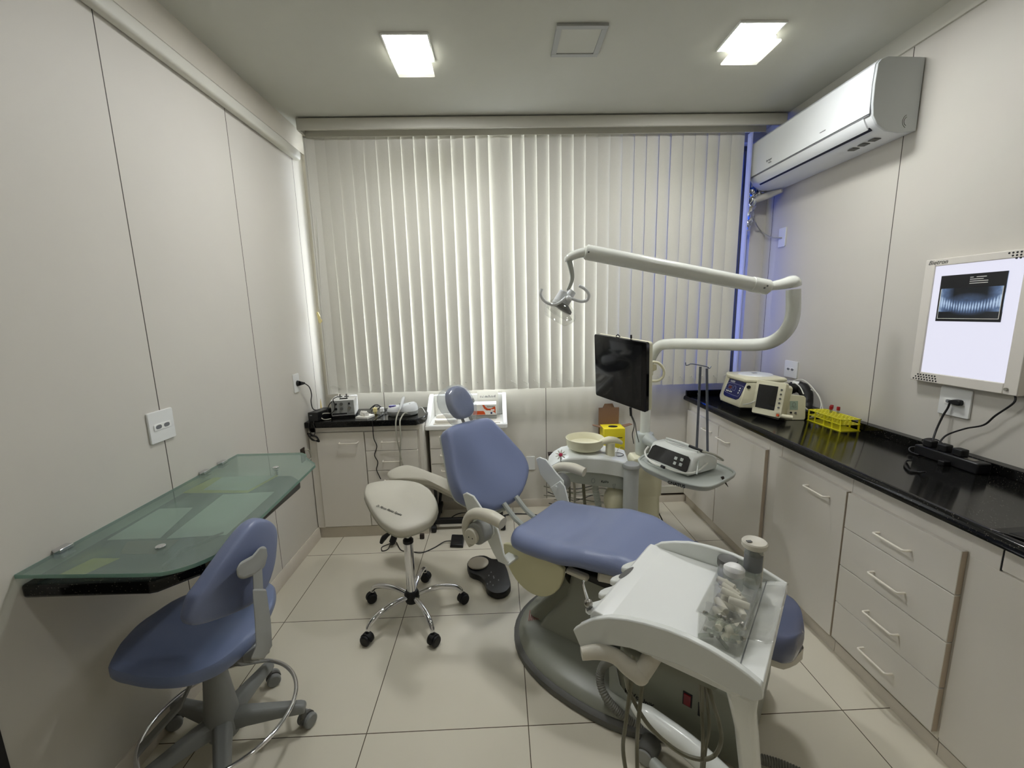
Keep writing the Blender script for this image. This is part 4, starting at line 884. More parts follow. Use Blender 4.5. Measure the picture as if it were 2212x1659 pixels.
# arm rests
def arm(sd):
    y = sd*.335; tag = 'near' if sd < 0 else 'far'
    A = V((-.06, y, .565))
    P = [(-.105, .485), (-.13, .535), (-.128, .59), (-.10, .635), (-.05, .658), (.02, .664), (.085, .655)]
    ar = part('armrest', MB().tube([(x, y+sd*.012, z) for x, z in P], [.014, .021, .024, .025, .027, .03, .026], n=14, flat=.95, upv=(0, 1, 0)), 'armrest_plastic', ch)
    part('hinge_disc', MB().cyl(A+V((0, -sd*.03, 0)), A+V((0, sd*.03, 0)), .05, n=30), 'grey_plastic', ar, bevel=.005)
    part('hinge_cap', MB().cyl(A+V((-.012, sd*.03, -.008)), A+V((-.012, sd*.05, -.008)), .036, n=28), 'armrest_plastic', ar, bevel=.004)
    for dx in (-.022, .0): part('screw', MB().cyl(A+V((dx, sd*.049, -.012)), A+V((dx, sd*.0508, -.012)), .003, n=8), 'rubber_black', ar)
    yb = sd*.29
    part('hinge_plate', MB().loft([[(x, yb+o, z) for x, z in smoothp] for o in (0, sd*.01)]) if False else MB().loft([[(x, yb+o, z) for x, z in ((-.20, .69), (-.175, .705), (-.13, .70), (-.06, .635), (-.015, .60), (-.01, .55), (-.04, .515), (-.09, .53), (-.17, .60))] for o in (0, sd*.01)]), 'unit_white', ar, bevel=.004)
    part('seat_plate', MB().loft([[(x, yb-sd*.012+o, z) for x, z in ((-.095, .545), (-.03, .60), (.0, .575), (.035, .46), (.06, .435), (.05, .42), (.0, .415), (-.03, .45))] for o in (0, sd*.01)]), 'unit_white', ar, bevel=.003)
    part('seat_tab', MB().box(.0, .06, sd*.20 if sd > 0 else -.288, .288 if sd > 0 else -.20, .416, .428), 'unit_white', ar, bevel=.003)
    part('pivot_bolt', MB().cyl((-.055, yb+sd*.0-sd*.002, .555), (-.055, yb-sd*.018, .555), .012, n=16), 'unit_white', ar)
arm(-1); arm(1)
for y in (-.05, .05): part('back_hinge_bar', MB().tube([(-.16, y, .56), (-.09, y, .50), (.0, y, .46)], .013, n=8, sub=2), 'unit_grey', ch)
# ribbed hose running over the base and away along the floor
def ribbed(pts, r, pitch=.008, amp=.0022):
    t = MB().tube(pts, r, n=3, sub=8); P = []
    Pc = [sum((t.v[3*i+k] for k in range(3)), V())/3 for i in range(len(t.v)//3)]
    out = []; acc = 0
    L = [0]
    for a, b_ in zip(Pc, Pc[1:]): L.append(L[-1]+(b_-a).length)
    n = int(L[-1]/(pitch/2)); j = 0; pp = []; rr = []
    for i in range(n+1):
        d = L[-1]*i/n
        while j < len(L)-2 and L[j+1] < d: j += 1
        f = (d-L[j])/max(1e-9, L[j+1]-L[j]); pp.append(Pc[j].lerp(Pc[j+1], f)); rr.append(r+(amp if i % 2 else -amp*.4))
    return MB().tube(pp, rr, n=10, sub=1)
z_ = lambda x, y, z: RC.inverted() @ at(x, y, 'z', z)
part('ribbed_hose', ribbed([z_(1322, 1425, .26), z_(1302, 1440, .2), z_(1296, 1470, .15), z_(1310, 1508, .11), z_(1345, 1545, .06), z_(1390, 1572, .03), z_(1450, 1592, .02), z_(1530, 1612, .02), z_(1600, 1630, .02), z_(1680, 1650, .02), z_(1760, 1685, .02)], .0145), 'hose_grey', ch)
part('power_lead', MB().tube([(.5, .2, .1), (.35, .36, .03), (.3, .45, .006), (.35, .7, .006), (.4, .85, .006)], .005), 'cable_black', ch)

# ================================================================== delivery unit over the foot end
dl = thing('delivery_unit', 'white arched instrument delivery table on a slanted leg over the chair foot end', 'delivery unit', tuple(RC @ V((1.04, -.34, 0))), CRZ)
RD = RM[dl.name]
def D(p): return RC @ V(p)       # chair frame -> world
def dpart(name, mb, m, parent=None, **k):
    mb.v = [RC @ p for p in mb.v]; return part(name, mb, m, parent or dl, world=True, **k)
def tz(s): return .84-(.752-s)*.62 if s < .752 else .84
NT = [(.697, .777), (.722, .805), (.748, .83), (.787, .854), (.83, .870), (.869, .88), (.915, .888), (.956, .89), (.995, .887), (1.032, .88), (1.06, .871), (1.082, .861)]
NB = [(1.086, .835), (1.073, .822), (1.036, .820), (.985, .824), (.94, .821), (.901, .815), (.839, .804), (.80, .79), (.771, .773), (.74, .752), (.719, .738)]
dpart('near_band', MB().loft([[(x, t, z) for x, z in NT+NB] for t in (-.812, -.796)]), 'unit_white', bevel=.003)
dpart('near_band_return', MB().loft([[(x, t, z) for x, z in [(.70, .776), (.725, .80), (.75, .826), (.752, .80), (.735, .77), (.72, .745)]] for t in (-.797, -.775)]), 'unit_white', bevel=.002)
FTp = [(.74, .815), (.752, .836), (.772, .853), (.81, .869), (.848, .881), (.885, .886), (.922, .888), (.96, .886), (.992, .881), (1.03, .870), (1.065, .857), (1.083, .85)]
dpart('far_band', MB().loft([[(x, t, z) for x, z in FTp+[(1.083, .81), (.74, .80)]] for t in (-.445, -.43)]), 'unit_white', bevel=.003)
dpart('tray_body', MB().loft([[(x, t, z) for x, z in [(.735, .829), (.745, .842), (.765, .842), (.775, .8385), (1.03, .8385), (1.036, .842), (1.05, .850), (1.083, .859), (1.085, .835), (1.04, .80), (.90, .795), (.78, .79), (.735, .80)]] for t in (-.797, -.444)]), 'tray_white', bevel=.002)
dpart('work_mat', MB().box(.782, 1.026, -.794, -.448, .8386, .8396), 'tray_white', smooth=False)
dpart('groove', MB().box(1.0395, 1.0415, -.78, -.45, .8445, .8465), 'print_grey')
for t0 in (-.752, -.685, -.618, -.548):
    pl = [(.748, -.032), (.72, -.026), (.704, -.012), (.702, .002), (.712, .012), (.728, .016), (.748, .034)]
    dpart('holder_finger', MB().loft([[(x, t0+dt, tz(x)-.0+o) for x, dt in pl] for o in (-.016, .0)]), 'unit_white', bevel=.004, seg=3)
dpart('slot', MB().prism(smooth2([(.737, -.648), (.745, -.65), (.752, -.62), (.752, -.588), (.746, -.592), (.738, -.62)], 3), .8425, .8432), 'dark_grey')
dpart('under_tray', MB().loft([[(.78, t, .79), (.83, t, .80), (.93, t, .80), (1.02, t, .80), (1.0, t, .775), (.9, t, .765), (.82, t, .76)] for t in (-.78, -.48)]), 'box_green_grey')
hp = [at(1256, 1412, 'z', .765), at(1295, 1408, 'z', .768), at(1330, 1418, 'z', .766), at(1356, 1440, 'z', .758), at(1382, 1457, 'z', .752)]
part('handle', MB().tube(hp, [.0135, .016, .0165, .018, .02], n=14).tube([hp[-1], at(1395, 1440, 'z', .765), at(1412, 1412, 'z', .79)], [.02, .019, .02], n=14).sphere(hp[-1], .0205, 16, 10), 'cream_vinyl', dl, world=True)
lp = [(V((1.048, -.785, .828)), .030), (V((1.05, -.765, .76)), .0235), (V((1.052, -.70, .65)), .0225), (V((1.055, -.60, .45)), .0235), (V((1.055, -.47, .22)), .027), (V((1.05, -.39, .09)), .03)]
rings = []
for p, w_ in lp: rings.append([D(p+V((a*w_, b_*.6*w_*.8, b_*.5*w_))) for a, b_ in ((-1, -1), (1, -1), (1, 1), (-1, 1))])
part('leg', MB().loft(rings), 'unit_white', dl, world=True, bevel=.012, seg=3)
part('floor_arm', MB().tube([D((.66, -.335, .135)), D((.72, -.34, .132)), D((.86, -.35, .12)), D((.98, -.37, .095)), D((1.06, -.38, .07))], [.012, .034, .036, .038, .036], n=16), 'unit_white', dl, world=True)
part('floor_foot', MB().tube([D((.76, -.40, .035)), D((.88, -.43, .035)), D((1.06, -.44, .04))], [.018, .022, .024], n=12), 'unit_grey', dl, world=True)
part('foot_cap', MB().cyl(D((.735, -.335, .035)), D((.735, -.40, .035)), .034, n=20), 'dark_grey', dl, world=True, bevel=.003)
part('foot_cap_disc', MB().cyl(D((.735, -.40, .035)), D((.735, -.408, .035)), .028, n=20), 'grey_plastic', dl, world=True, bevel=.002)
ty = -1.66
hy = lambda x, y, Y=ty: at(x, y, 'y', Y)
for pts in ([(1368, 1400), (1366, 1450), (1352, 1560), (1346, 1620), (1358, 1700)], [(1392, 1440), (1388, 1470), (1379, 1560), (1376, 1620), (1378, 1700)], [(1352, 1462), (1362, 1500), (1402, 1568), (1460, 1620), (1510, 1640), (1543, 1632), (1558, 1600), (1553, 1560), (1538, 1510), (1528, 1470)], [(1512, 1460), (1514, 1520), (1518, 1600), (1514, 1680)], [(1522, 1462), (1528, 1520), (1532, 1570), (1524, 1620), (1518, 1690)], [(1518, 1470), (1517, 1560), (1520, 1630), (1512, 1700)]):
    part('instrument_hose', MB().tube([hy(x, y, ty+.02*(k % 2)) for k, (x, y) in enumerate(pts)], .0052 if pts[0][0] < 1400 else .0042, n=8), 'hose_olive', dl, world=True)
# clear film over the right flange
fl = MB(); n = 10; rnd = random.Random(5); G = []
for i in range(n+1):
    for j in range(5):
        s = 1.035+.05*j/4; t = -.70+.24*i/n; zz_ = .846+.30*max(0, s-1.04)+.006+rnd.uniform(0, .006); G.append(D((s+rnd.uniform(-.003, .003), t, zz_)))
fl.add(G, [(i*5+j, i*5+j+1, (i+1)*5+j+1, (i+1)*5+j) for i in range(n) for j in range(4)])
solo('clear_film', fl, 'clear_plastic', 'crumpled clear plastic film stuck on the right edge of the delivery table', 'plastic film', solid=.0006)
# air syringe in the first holder
sy = thing('air_syringe', 'slim silver air syringe with a ball joint in the holder left of the delivery table', 'instrument', tuple(at(1273, 1305, 'z', .81)))
part('tip', MB().tube([at(1262, 1254, 'z', .895), at(1260, 1262, 'z', .888), at(1268, 1292, 'z', .848)], [.0018, .0024, .0042], n=8), 'chrome', sy, world=True)
part('ball', MB().sphere(at(1271, 1303, 'z', .835), .0105, 16, 10), 'steel', sy, world=True)
part('grip', MB().cyl(at(1271, 1306, 'z', .83), at(1276, 1324, 'z', .80), .009, .0075), 'dark_grey', sy, world=True)

# ---- things on the delivery table
bx = thing('clear_organizer_box', 'clear acrylic two level organizer box holding cotton rolls on the delivery table', 'box', tuple(D((1.0, -.64, .8398))), CRZ)
def wallbox(x0, x1, y0, y1, z0, z1, t=.0022):
    return MB().box(x0, x1, y0, y1, z0, z0+t).box(x0, x0+t, y0, y1, z0+t, z1).box(x1-t, x1, y0, y1, z0+t, z1).box(x0+t, x1-t, y0, y0+t, z0+t, z1).box(x0+t, x1-t, y1-t, y1, z0+t, z1)
QX0, QX1, QY0, QY1, QZ = .955, 1.037, -.742, -.545, .8398
dpart('box_body', wallbox(QX0, QX1, QY0, QY1, QZ, QZ+.065), 'clear_plastic', bx, smooth=False)
dpart('lid', MB().box(QX0-.002, QX1+.002, QY0-.002, QY1+.002, QZ+.066, QZ+.0685), 'clear_plastic', bx, smooth=False)
dpart('lid_rim', MB().tube([(QX0-.002, QY0-.002, QZ+.066), (QX1+.002, QY0-.002, QZ+.066), (QX1+.002, QY1+.002, QZ+.066), (QX0-.002, QY1+.002, QZ+.066)], .0026, n=6, sub=1, closed=True), 'clear_plastic', bx)
dpart('divider', MB().box(QX0+.002, QX1-.002, -.69, -.6888, QZ+.002, QZ+.06), 'clear_plastic', bx, smooth=False)
dpart('divider', MB().box(QX0+.002, QX1-.002, -.62, -.6188, QZ+.002, QZ+.06), 'clear_plastic', bx, smooth=False)
rnd = random.Random(8); cr0 = None
for k in range(22):
    s = QX0+.018+rnd.random()*.046; t = -.675+.09*rnd.random(); z = QZ+.016+.013*(k % 4)
    if k >= 18: t = -.715+.01*rnd.random(); z = QZ+.024+.012*(k % 2)
    if cr0 is None:
        cr0 = thing('cotton_roll', 'white cotton roll inside the clear acrylic organizer box', 'cotton roll', tuple(D((s, t, z))), 0, 'cotton rolls in the organizer box')
        m_ = MB().lathe([(.002, -.021), (.0072, -.020), (.008, 0), (.0072, .020), (.002, .021)], n=12)
        m_.v = [Matrix.Rotation(PI/2, 4, 'Y') @ p for p in m_.v]; part('roll', m_, 'cotton', cr0)
        cr0.rotation_euler = (0, 0, 1)
    else:
        c = cr0.copy(); C.objects.link(c); cc = cr0.children[0].copy(); C.objects.link(cc); cc.parent = c; c.location = D((s, t, z)); c.rotation_euler = (0, rnd.uniform(-.4, .4), rnd.uniform(0, 3))
vi0 = None
for k in range(12):
    s = QX0+.014+.0115*(k % 6)+rnd.uniform(-.001, .001); t = -.728+.014*(k//6)+rnd.uniform(-.003, .003); z = QZ+.0085+.012*(k % 3)
    if k > 5: z = QZ+.044
    if vi0 is None:
        vi0 = thing('instrument_vial', 'small metal capped vial inside the near end of the clear organizer box', 'vial', tuple(D((s, t, z))), 0, 'small vials in the organizer box')
        m_ = MB().lathe([(.003, -.014), (.0042, -.013), (.0042, .010)], n=10); m_.v = [Matrix.Rotation(PI/2, 4, 'Y') @ p for p in m_.v]; part('tube', m_, 'vial_glass', vi0)
        m_ = MB().lathe([(.0048, .010), (.0048, .016), (.002, .017)], n=10); m_.v = [Matrix.Rotation(PI/2, 4, 'Y') @ p for p in m_.v]; part('cap', m_, 'steel', vi0)
    else:
        c = vi0.copy(); C.objects.link(c); c.location = D((s, t, z)); c.rotation_euler = (0, rnd.uniform(-.3, .3), rnd.uniform(0, 3))
        for q_ in vi0.children: cc = q_.copy(); C.objects.link(cc); cc.parent = c
def bottle(name, label, cat, s, t, z, prof, cap, m1, m2):
    o = thing(name, label, cat, tuple(D((s, t, z)))); part('body', MB().lathe(prof, n=26), m1, o); part('cap', MB().lathe(cap, n=26), m2, o); return o
b_ = bottle('cotton_dispenser', 'tall clear bottle with a wide cream lid on the delivery table', 'bottle', 1.012, -.478, .8397, [(.018, 0), (.02, .003), (.02, .098), (.019, .104)], [(.026, .104), (.0285, .107), (.0285, .117), (.026, .120), (.020, .118), (.004, .116)], 'vial_glass', 'cream_vinyl')
part('label_band', MB().lathe([(.0204, .045), (.0206, .046), (.0206, .085), (.0204, .086)], n=26), 'print_grey', b_)
part('lid_mark', MB().box(-.02, -.008, -.004, .004, .1185, .1203), 'dark_grey', b_)
part('holder_strip', MB().box(.012, .02, -.012, .004, .0, .09), 'cream_vinyl', b_, bevel=.002)
bottle('dark_jar', 'round jar with a dark grey lid behind the clear organizer box', 'jar', .955, -.475, .8397, [(.019, 0), (.0215, .003), (.0215, .03)], [(.0235, .03), (.024, .032), (.024, .046), (.0225, .049), (.016, .0475), (.003, .047)], 'cloudy_plastic', 'dark_grey')
bottle('white_bottle', 'small bottle with a white domed lid directly behind the clear organizer box', 'bottle', .978, -.515, .8397, [(.020, 0), (.022, .003), (.022, .035), (.02, .04)], [(.0235, .038), (.024, .04), (.024, .052), (.018, .058), (.009, .061), (.002, .062)], 'vial_glass', 'pure_white')

# ================================================================== spittoon unit
PXY = at(1393, 930, 'y', .15); PX, PY = PXY.x, PXY.y
su = thing('spittoon_unit', 'cream cuspidor unit with a round bowl and column behind the dental chair', 'spittoon unit', (PX, PY, 0))
FY = -.03; Yb = .24
uo = [(1.40, .535), (1.44, .575), (1.49, .603), (1.56, .615), (1.66, .617), (1.76, .608), (1.86, .588), (1.93, .565)]
ub = [(1.93, .468), (1.86, .487), (1.76, .508), (1.66, .52), (1.56, .522), (1.49, .515), (1.44, .52)]
part('shell', MB().loft([[(x+(y-FY)*.18, y, z+(0 if y > FY+.012 else -.006)) for x, z in uo+ub] for y in (FY, FY+.013, .08, .16, Yb-.01, Yb)]), 'unit_white', su, world=True, bevel=.006)
ul = [(1.50, .51), (1.6, .522), (1.7, .518), (1.8, .505), (1.93, .48), (1.93, .375), (1.80, .402), (1.7, .42), (1.6, .438), (1.55, .452)]
part('lower_panel', MB().loft([[(x, y, z) for x, z in ul] for y in (FY+.02, .20)]), 'unit_grey', su, world=True, bevel=.004)
text('lettering', 'KaVo', .022, frame((1.755, FY+.0195, .438), (1, 0, -.1), (0, 0, 1)), 'print_black', su, off=.0006)
part('panel_icon', MB().tube([(1.705+.011*math.cos(a), FY+.019, .452+.016*math.sin(a)) for a in [k*PI/6 for k in range(12)]], .0012, n=5, sub=1, closed=True), 'print_grey', su, world=True)
part('panel_icon', MB().tube([(1.848, FY+.019, .425), (1.832, FY+.019, .425), (1.836, FY+.019, .395), (1.844, FY+.019, .395)], .0014, n=5, sub=1, closed=True), 'print_grey', su, world=True)
BWC = at(1263, 985, 'y', .12); bz = BWC.z
bc = (BWC.x+.0, .12, 0)
part('bowl', MB().lathe([(.055, .600), (.058, .614), (.07, .618), (.105, .632), (.120, .65), (.125, .695), (.1265, .70), (.124, .702), (.118, .694), (.11, .66), (.08, .646), (.03, .64), (.004, .638)], bc, 40), 'cream_plastic', su, world=True)
part('bowl_neck', MB().lathe([(.075, .585), (.078, .60), (.074, .616), (.06, .62)], bc, 36), 'cream_plastic', su, world=True)
sx = at(1318, 985, 'y', .06)
part('spout_post', MB().lathe([(.030, .585), (.0295, .68)], (sx.x, .06, 0), 26), 'cream_plastic', su, world=True)
part('spout_head', MB().tube([(sx.x-.082, .05, .668), (sx.x-.055, .052, .688), (sx.x-.01, .056, .698), (sx.x+.04, .06, .692), (sx.x+.078, .066, .672)], [.011, .02, .025, .020, .011], n=16, flat=.8), 'cream_plastic', su, world=True)
part('spout_nozzle', MB().cyl((sx.x-.084, .05, .672), (sx.x-.088, .05, .655), .009, .006), 'steel', su, world=True)
part('cup_ring', MB().tube([(1.885+.04*math.cos(a), .085+.035*math.sin(a), .588) for a in [k*PI/8 for k in range(16)]], .0025, n=6, sub=1, closed=True), 'print_black', su, world=True)
part('cup_wire', MB().tube([(1.86, .02, .60), (1.875, .05, .63), (1.91, .08, .64), (1.945, .09, .60)], .0014, n=5), 'steel', su, world=True)
cyx = at(1363, 1040, 'y', -.04)
part('filter_cylinder', MB().lathe([(.048, .20), (.047, .545)], (cyx.x, -.04, 0), 30), 'ac_side', su, world=True)
part('cylinder_cap', MB().lathe([(.050, .545), (.056, .55), (.056, .562), (.05, .57), (.02, .574), (.002, .574)], (cyx.x, -.04, 0), 30), 'grey_plastic', su, world=True)
part('pole_collar', MB().lathe([(.055, .56), (.06, .575), (.06, .70), (.054, .712), (.04, .716)], (PX, PY, 0), 28), 'unit_grey', su, world=True)
part('column', MB().loft([[(PX+a*w1, PY+b*.07-.03, z) for a, b in ((-1, -.9), (-.7, -1), (.7, -1), (1, -.9), (1, .9), (.7, 1), (-.7, 1), (-1, .9))] for z, w1 in ((.03, .085), (.30, .08), (.305, .09), (.42, .092), (.425, .10), (.54, .105), (.565, .09))]), 'cream_plastic', su, world=True, bevel=.008)
part('column_base', MB().lathe([(.17, 0), (.17, .02), (.14, .05), (.10, .10), (.09, .11)], (PX+.02, PY-.02, 0), 32), 'cream_plastic', su, world=True)
part('wall_disc', MB().lathe([(.115, -.012), (.12, -.004), (.12, .008), (.115, .012), (.05, .016), (.004, .016)], (0, 0, 0), 36, M=frame((PX+.13, PY+.12, .45), (1, 0, 0), (0, 0, 1))), 'cream_plastic', su, world=True)
part('canister', MB().sphere((cyx.x-.075, .05, .29), (.075, .07, .10), 20, 12), 'cream_plastic', su, world=True)
part('ribbed_drain_hose', ribbed([(1.735, .05, .42), (1.735, .05, .36), (1.75, .045, .28), (1.76, .04, .18), (1.77, .08, .06), (1.8, .2, .03)], .020, .012, .002), 'unit_grey', su, world=True)
for i, (x, y) in enumerate(((1.56, .08), (1.60, .12), (1.66, .10))):
    part('supply_hose', MB().tube([(x, y, .46), (x+.01, y, .3), (x-.01+.02*i, y+.04, .12), (x+.02*i, y+.12, .02), (x+.2, .40, .012)], .007+.002*i, n=8), 'hose_olive' if i != 1 else 'cable_grey', su, world=True)
rnd = random.Random(12)
for k in range(9):
    z0 = .05+.028*k
    part('wire', MB().tube([(1.50+rnd.uniform(-.08, .04), .5, z0+rnd.uniform(-.02, .03)), (1.66, .46+rnd.uniform(-.02, .03), z0+rnd.uniform(-.03, .03)), (1.85, .44, z0+rnd.uniform(-.02, .02)), (2.02, .36+rnd.uniform(-.04, .04), z0+rnd.uniform(-.03, .03))], .0035+.001*(k % 3), n=6), ('cable_black', 'cable_grey', 'hose_olive')[k % 3], su, world=True)
part('wall_valve', MB().cyl((1.62, YB-.002, .38), (1.62, YB-.07, .38), .04, n=20), 'dark_wood', su, world=True)
part('valve_knob', MB().cyl((1.62, YB-.07, .37), (1.62, YB-.09, .37), .022, n=16), 'steel', su, world=True)
solo('hanging_cable', MB().tube([(2.13, .16, .30), (2.16, .10, .2), (2.2, .05, .10), (2.19, -.08, .015), (2.17, -.2, .006)], .004).tube([(2.12, .17, .31), (2.14, .11, .2), (2.185, .05, .10), (2.18, -.08, .015), (2.14, -.2, .006)], .0035), 'cable_black', 'pair of black cords dropping from the cuspidor column to the floor', 'cord')
# flower toothpick holder etc at left end
fw = thing('paper_flower', 'small white and pink paper flower at the left end of the cuspidor unit', 'flower', tuple(at(1211, 995, 'y', -.06)))
fc = at(1211, 982, 'y', -.06)
for k in range(9):
    a = k*2*PI/9; part('petal', MB().sphere((0, 0, 0), (.016, .005, .004), 8, 6, M=Matrix.Translation(fc+V((.019*math.cos(a), 0, .019*math.sin(a)))) @ Matrix.Rotation(-a, 4, 'Y')), 'paper_white', fw, world=True)
part('flower_centre', MB().sphere(fc+V((0, -.004, 0)), (.012, .006, .012), 12, 8), 'pink_flower', fw, world=True)
part('stem', MB().tube([fc, fc+V((.0, .004, -.03)), fc+V((.005, .01, -.06))], .002, n=6), 'dark_wood', fw, world=True)
solo('wall_bracket', MB().prism([(0, 0), (.11, 0), (.085, -.17), (.035, -.17)], 0, .05, M=frame((1.475, YB-.052, .465), (1, 0, 0), (0, 0, 1))), 'dark_wood', 'dark brown bin box fixed on the back wall behind the paper flower', 'box', bevel=.003)
# sharps box
sh = thing('sharps_box', 'yellow sharps disposal box in an open brown cardboard outer on the back wall', 'sharps box', (1.955, .48, .38))
SX0, SX1, SY0, SY1 = 1.875, 2.03, .40, .53
part('box', MB().box(SX0, SX1, SY0, SY1, .40, .672), 'yellow_card', sh, world=True, bevel=.002)
part('opening', MB().prism([(1.955+.035*math.cos(a), .46+.025*math.sin(a)) for a in [k*PI/8 for k in range(16)]], .6722, .674), 'print_black', sh, world=True)
part('back_flap', MB().box(SX0-.01, SX1-.01, SY1+.004, SY1+.008, .55, .80).prism([(.03, 0), (.12, 0), (.105, .03), (.045, .03)], 0, .004, M=frame((SX0-.01, SY1+.008, .80), (1, 0, 0), (0, 0, 1))), 'cardboard', sh, world=True)
part('side_flap', MB().prism([(0, 0), (-.07, .012), (-.062, .05), (0, .06)], 0, .004, M=frame((SX0-.004, SY0+.05, .665), (1, 0, -.25), (0, 1, 0))), 'cardboard', sh, world=True)
part('side_flap', MB().prism([(0, 0), (.07, .012), (.062, .05), (0, .06)], 0, .004, M=frame((SX1+.004, SY0+.05, .665), (1, 0, .25), (0, 1, 0))), 'cardboard', sh, world=True)
part('printed_lines', MB().box(SX1-.07, SX1-.02, SY0-.0008, SY0, .575, .578).box(SX1-.07, SX1-.03, SY0-.0008, SY0, .566, .569).box(SX1-.06, SX1-.02, SY0-.0008, SY0, .60, .606), 'print_black', sh, world=True)
part('hazard_diamond', MB().loft([[(SX1-.055+s_*math.cos(a), SY0-.0006, .49+s_*math.sin(a)) for a in (0, PI/2, PI, 3*PI/2)] for s_ in (.034, .030)], cap=False), 'print_black', sh, world=True)
part('diamond_fill', MB().prism([(-.029, 0), (0, -.029), (.029, 0), (0, .029)], 0, .0004, M=frame((SX1-.055, SY0-.0002, .49), (1, 0, 0), (0, 0, 1))), 'paper_white', sh, world=True)
part('holder', MB().box(SX0-.004, SX1+.004, SY0-.004, SY1+.06, .385, .398), 'cardboard', sh, world=True)

# ================================================================== operating lamp
lm = thing('operating_lamp', 'dental operating lamp on a long white swinging arm and pole', 'dental lamp', (PX, PY, .70))
AYL = -.48
low = [V((PX, PY, .70)), V((PX, PY, 1.0)), V((PX, PY, 1.13))]
lowp = [V((PX, PY, .70)), V((PX, PY, .95)), V((PX+.002, PY, 1.17)), at(1404, 778, 'y', .14), at(1421, 750, 'y', .10), at(1450, 743, 'y', .03), at(1550, 744, 'y', -.20), at(1630, 745, 'y', -.37), at(1668, 738, 'y', -.44), at(1697, 716, 'y', -.48), at(1712, 682, 'y', -.49), at(1714, 625, 'y', -.49)]
part('pole_tube', MB().tube(lowp, [.0325]*12, n=20, sub=8), 'unit_pole', lm, world=True)
E0 = at(1714, 614, 'y', -.49); E1 = at(1655, 620, 'y', AYL); W0 = at(1268, 545, 'y', AYL)
part('elbow', MB().tube([E0+V((.012, 0, -.01)), E0+V((.0, 0, .012)), at(1690, 614, 'y', -.485), E1], [.034, .036, .03, .022], n=16, flat=.75), 'unit_pole', lm, world=True)
part('spring_arm', MB().tube([E1+(E1-W0).normalized()*.02, E1, W0, W0-(E1-W0).normalized()*.012], [.026, .034, .036, .028], n=24, sub=1), 'unit_pole', lm, world=True, bevel=.004)
part('arm_sleeve', MB().cyl(E1.lerp(W0, -.01), E1.lerp(W0, .085), .0365, n=24), 'unit_pole', lm, world=True, bevel=.003)
for P_, dz in ((E1.lerp(W0, .02), .0), (E1.lerp(W0, .035), -.012), (W0, -.004)): part('screw', MB().cyl(P_+V((0, -.034, dz)), P_+V((0, -.039, dz)), .004, n=8), 'dark_grey', lm, world=True)
K0 = at(1229, 557, 'y', AYL)
part('head_knuckle', MB().tube([W0, W0.lerp(K0, .5)+V((0, 0, .006)), K0, K0+V((0, 0, -.012))], [.026, .024, .022, .020], n=14, flat=.8), 'unit_pole', lm, world=True)
K1 = at(1236, 600, 'y', AYL); K2 = at(1226, 628, 'y', AYL)
part('drop_link', MB().tube([K0+V((0, 0, -.01)), K1, K2], [.018, .013, .009], n=12, flat=.7), 'unit_grey', lm, world=True)
HC = at(1220, 640, 'y', AYL); ax_ = (at(1232, 618, 'y', AYL)-at(1207, 660, 'y', AYL)).normalized()
for o_ in (-.02, .022): part('lamp_housing', MB().cyl(HC+V((o_, 0, 0))+ax_*.03, HC+V((o_*.7, 0, 0))-ax_*.045, .019, .027, n=20), 'ac_white', lm, world=True, bevel=.006, seg=3)
hx = lambda x, y, Y=AYL-.04: at(x, y, 'y', Y)
part('grip_handle', MB().tube([hx(1170, 624), hx(1168, 636), hx(1176, 650), hx(1193, 658), hx(1207, 655), hx(1222, 643)], .0072, n=12), 'ac_white', lm, world=True)
part('grip_handle', MB().tube([hx(1251, 617), hx(1264, 625), hx(1272, 637), hx(1268, 648), hx(1256, 651), hx(1240, 647), hx(1228, 643)], .0072, n=12), 'ac_white', lm, world=True)
part('handle_hub', MB().sphere(hx(1228, 645), .015, 14, 10), 'ac_white', lm, world=True)
SC = at(1213, 668, 'y', AYL); Fsd = frame(SC, (1, .05, .12), V((0, -.6, .8)))
Msd = Matrix.Translation(SC) @ (-ax_).to_track_quat('Z', 'Y').to_matrix().to_4x4()
part('lamp_core', MB().lathe([(.02, -.03), (.05, -.012), (.052, 0), (.045, .003), (.01, .003)], n=24, M=Msd), 'dark_grey', lm, world=True)
part('clear_shield', MB().lathe([(.03, -.035), (.062, -.022), (.082, .004), (.084, .02), (.07, .045), (.058, .06), (.055, .062), (.002, .062)], n=14, M=Msd), 'clear_plastic', lm, world=True)
part('reflector', MB().lathe([(.05, .006), (.07, .016), (.066, .028), (.035, .036), (.004, .038)], n=22, M=Msd), 'clear_plastic', lm, world=True)

# ================================================================== monitor on the pole
mo = thing('monitor', 'black screened monitor with a cream back hanging on the lamp pole', 'monitor', tuple(at(1340, 870, 'y', -.25)))
TL, BL_, BR_, TR_ = at(1270, 721, 'y', -.05), at(1288, 853, 'y', -.05), at(1394, 892, 'y', -.40), at(1381, 739, 'y', -.40)
Xd = ((TR_-TL)+(BR_-BL_)).normalized(); Yd = ((TL-BL_)+(TR_-BR_)).normalized(); Fm = frame((BL_+BR_)/2, Xd, Yd)
mw = ((TR_-TL).length+(BR_-BL_).length)/4; mh = ((TL-BL_).length+(TR_-BR_).length)/2
part('bezel', MB().prism(rrect(-mw, mw, 0, mh, .012), -.022, 0, M=Fm), 'black_glossy', mo, world=True, bevel=.002)
part('screen', MB().prism(rrect(-mw+.022, mw-.03, .026, mh-.02, .002), 0, .0008, M=Fm), 'dark_screen', mo, world=True)
part('back_case', MB().prism(rrect(-mw+.002, mw-.001, .002, mh-.002, .012), -.048, -.022, M=Fm), 'cream_plastic', mo, world=True, bevel=.005)
part('rear_bulge', MB().prism(rrect(-mw*.55, mw*.55, mh*.22, mh*.78, .03), -.085, -.048, M=Fm), 'cream_plastic', mo, world=True, bevel=.01)
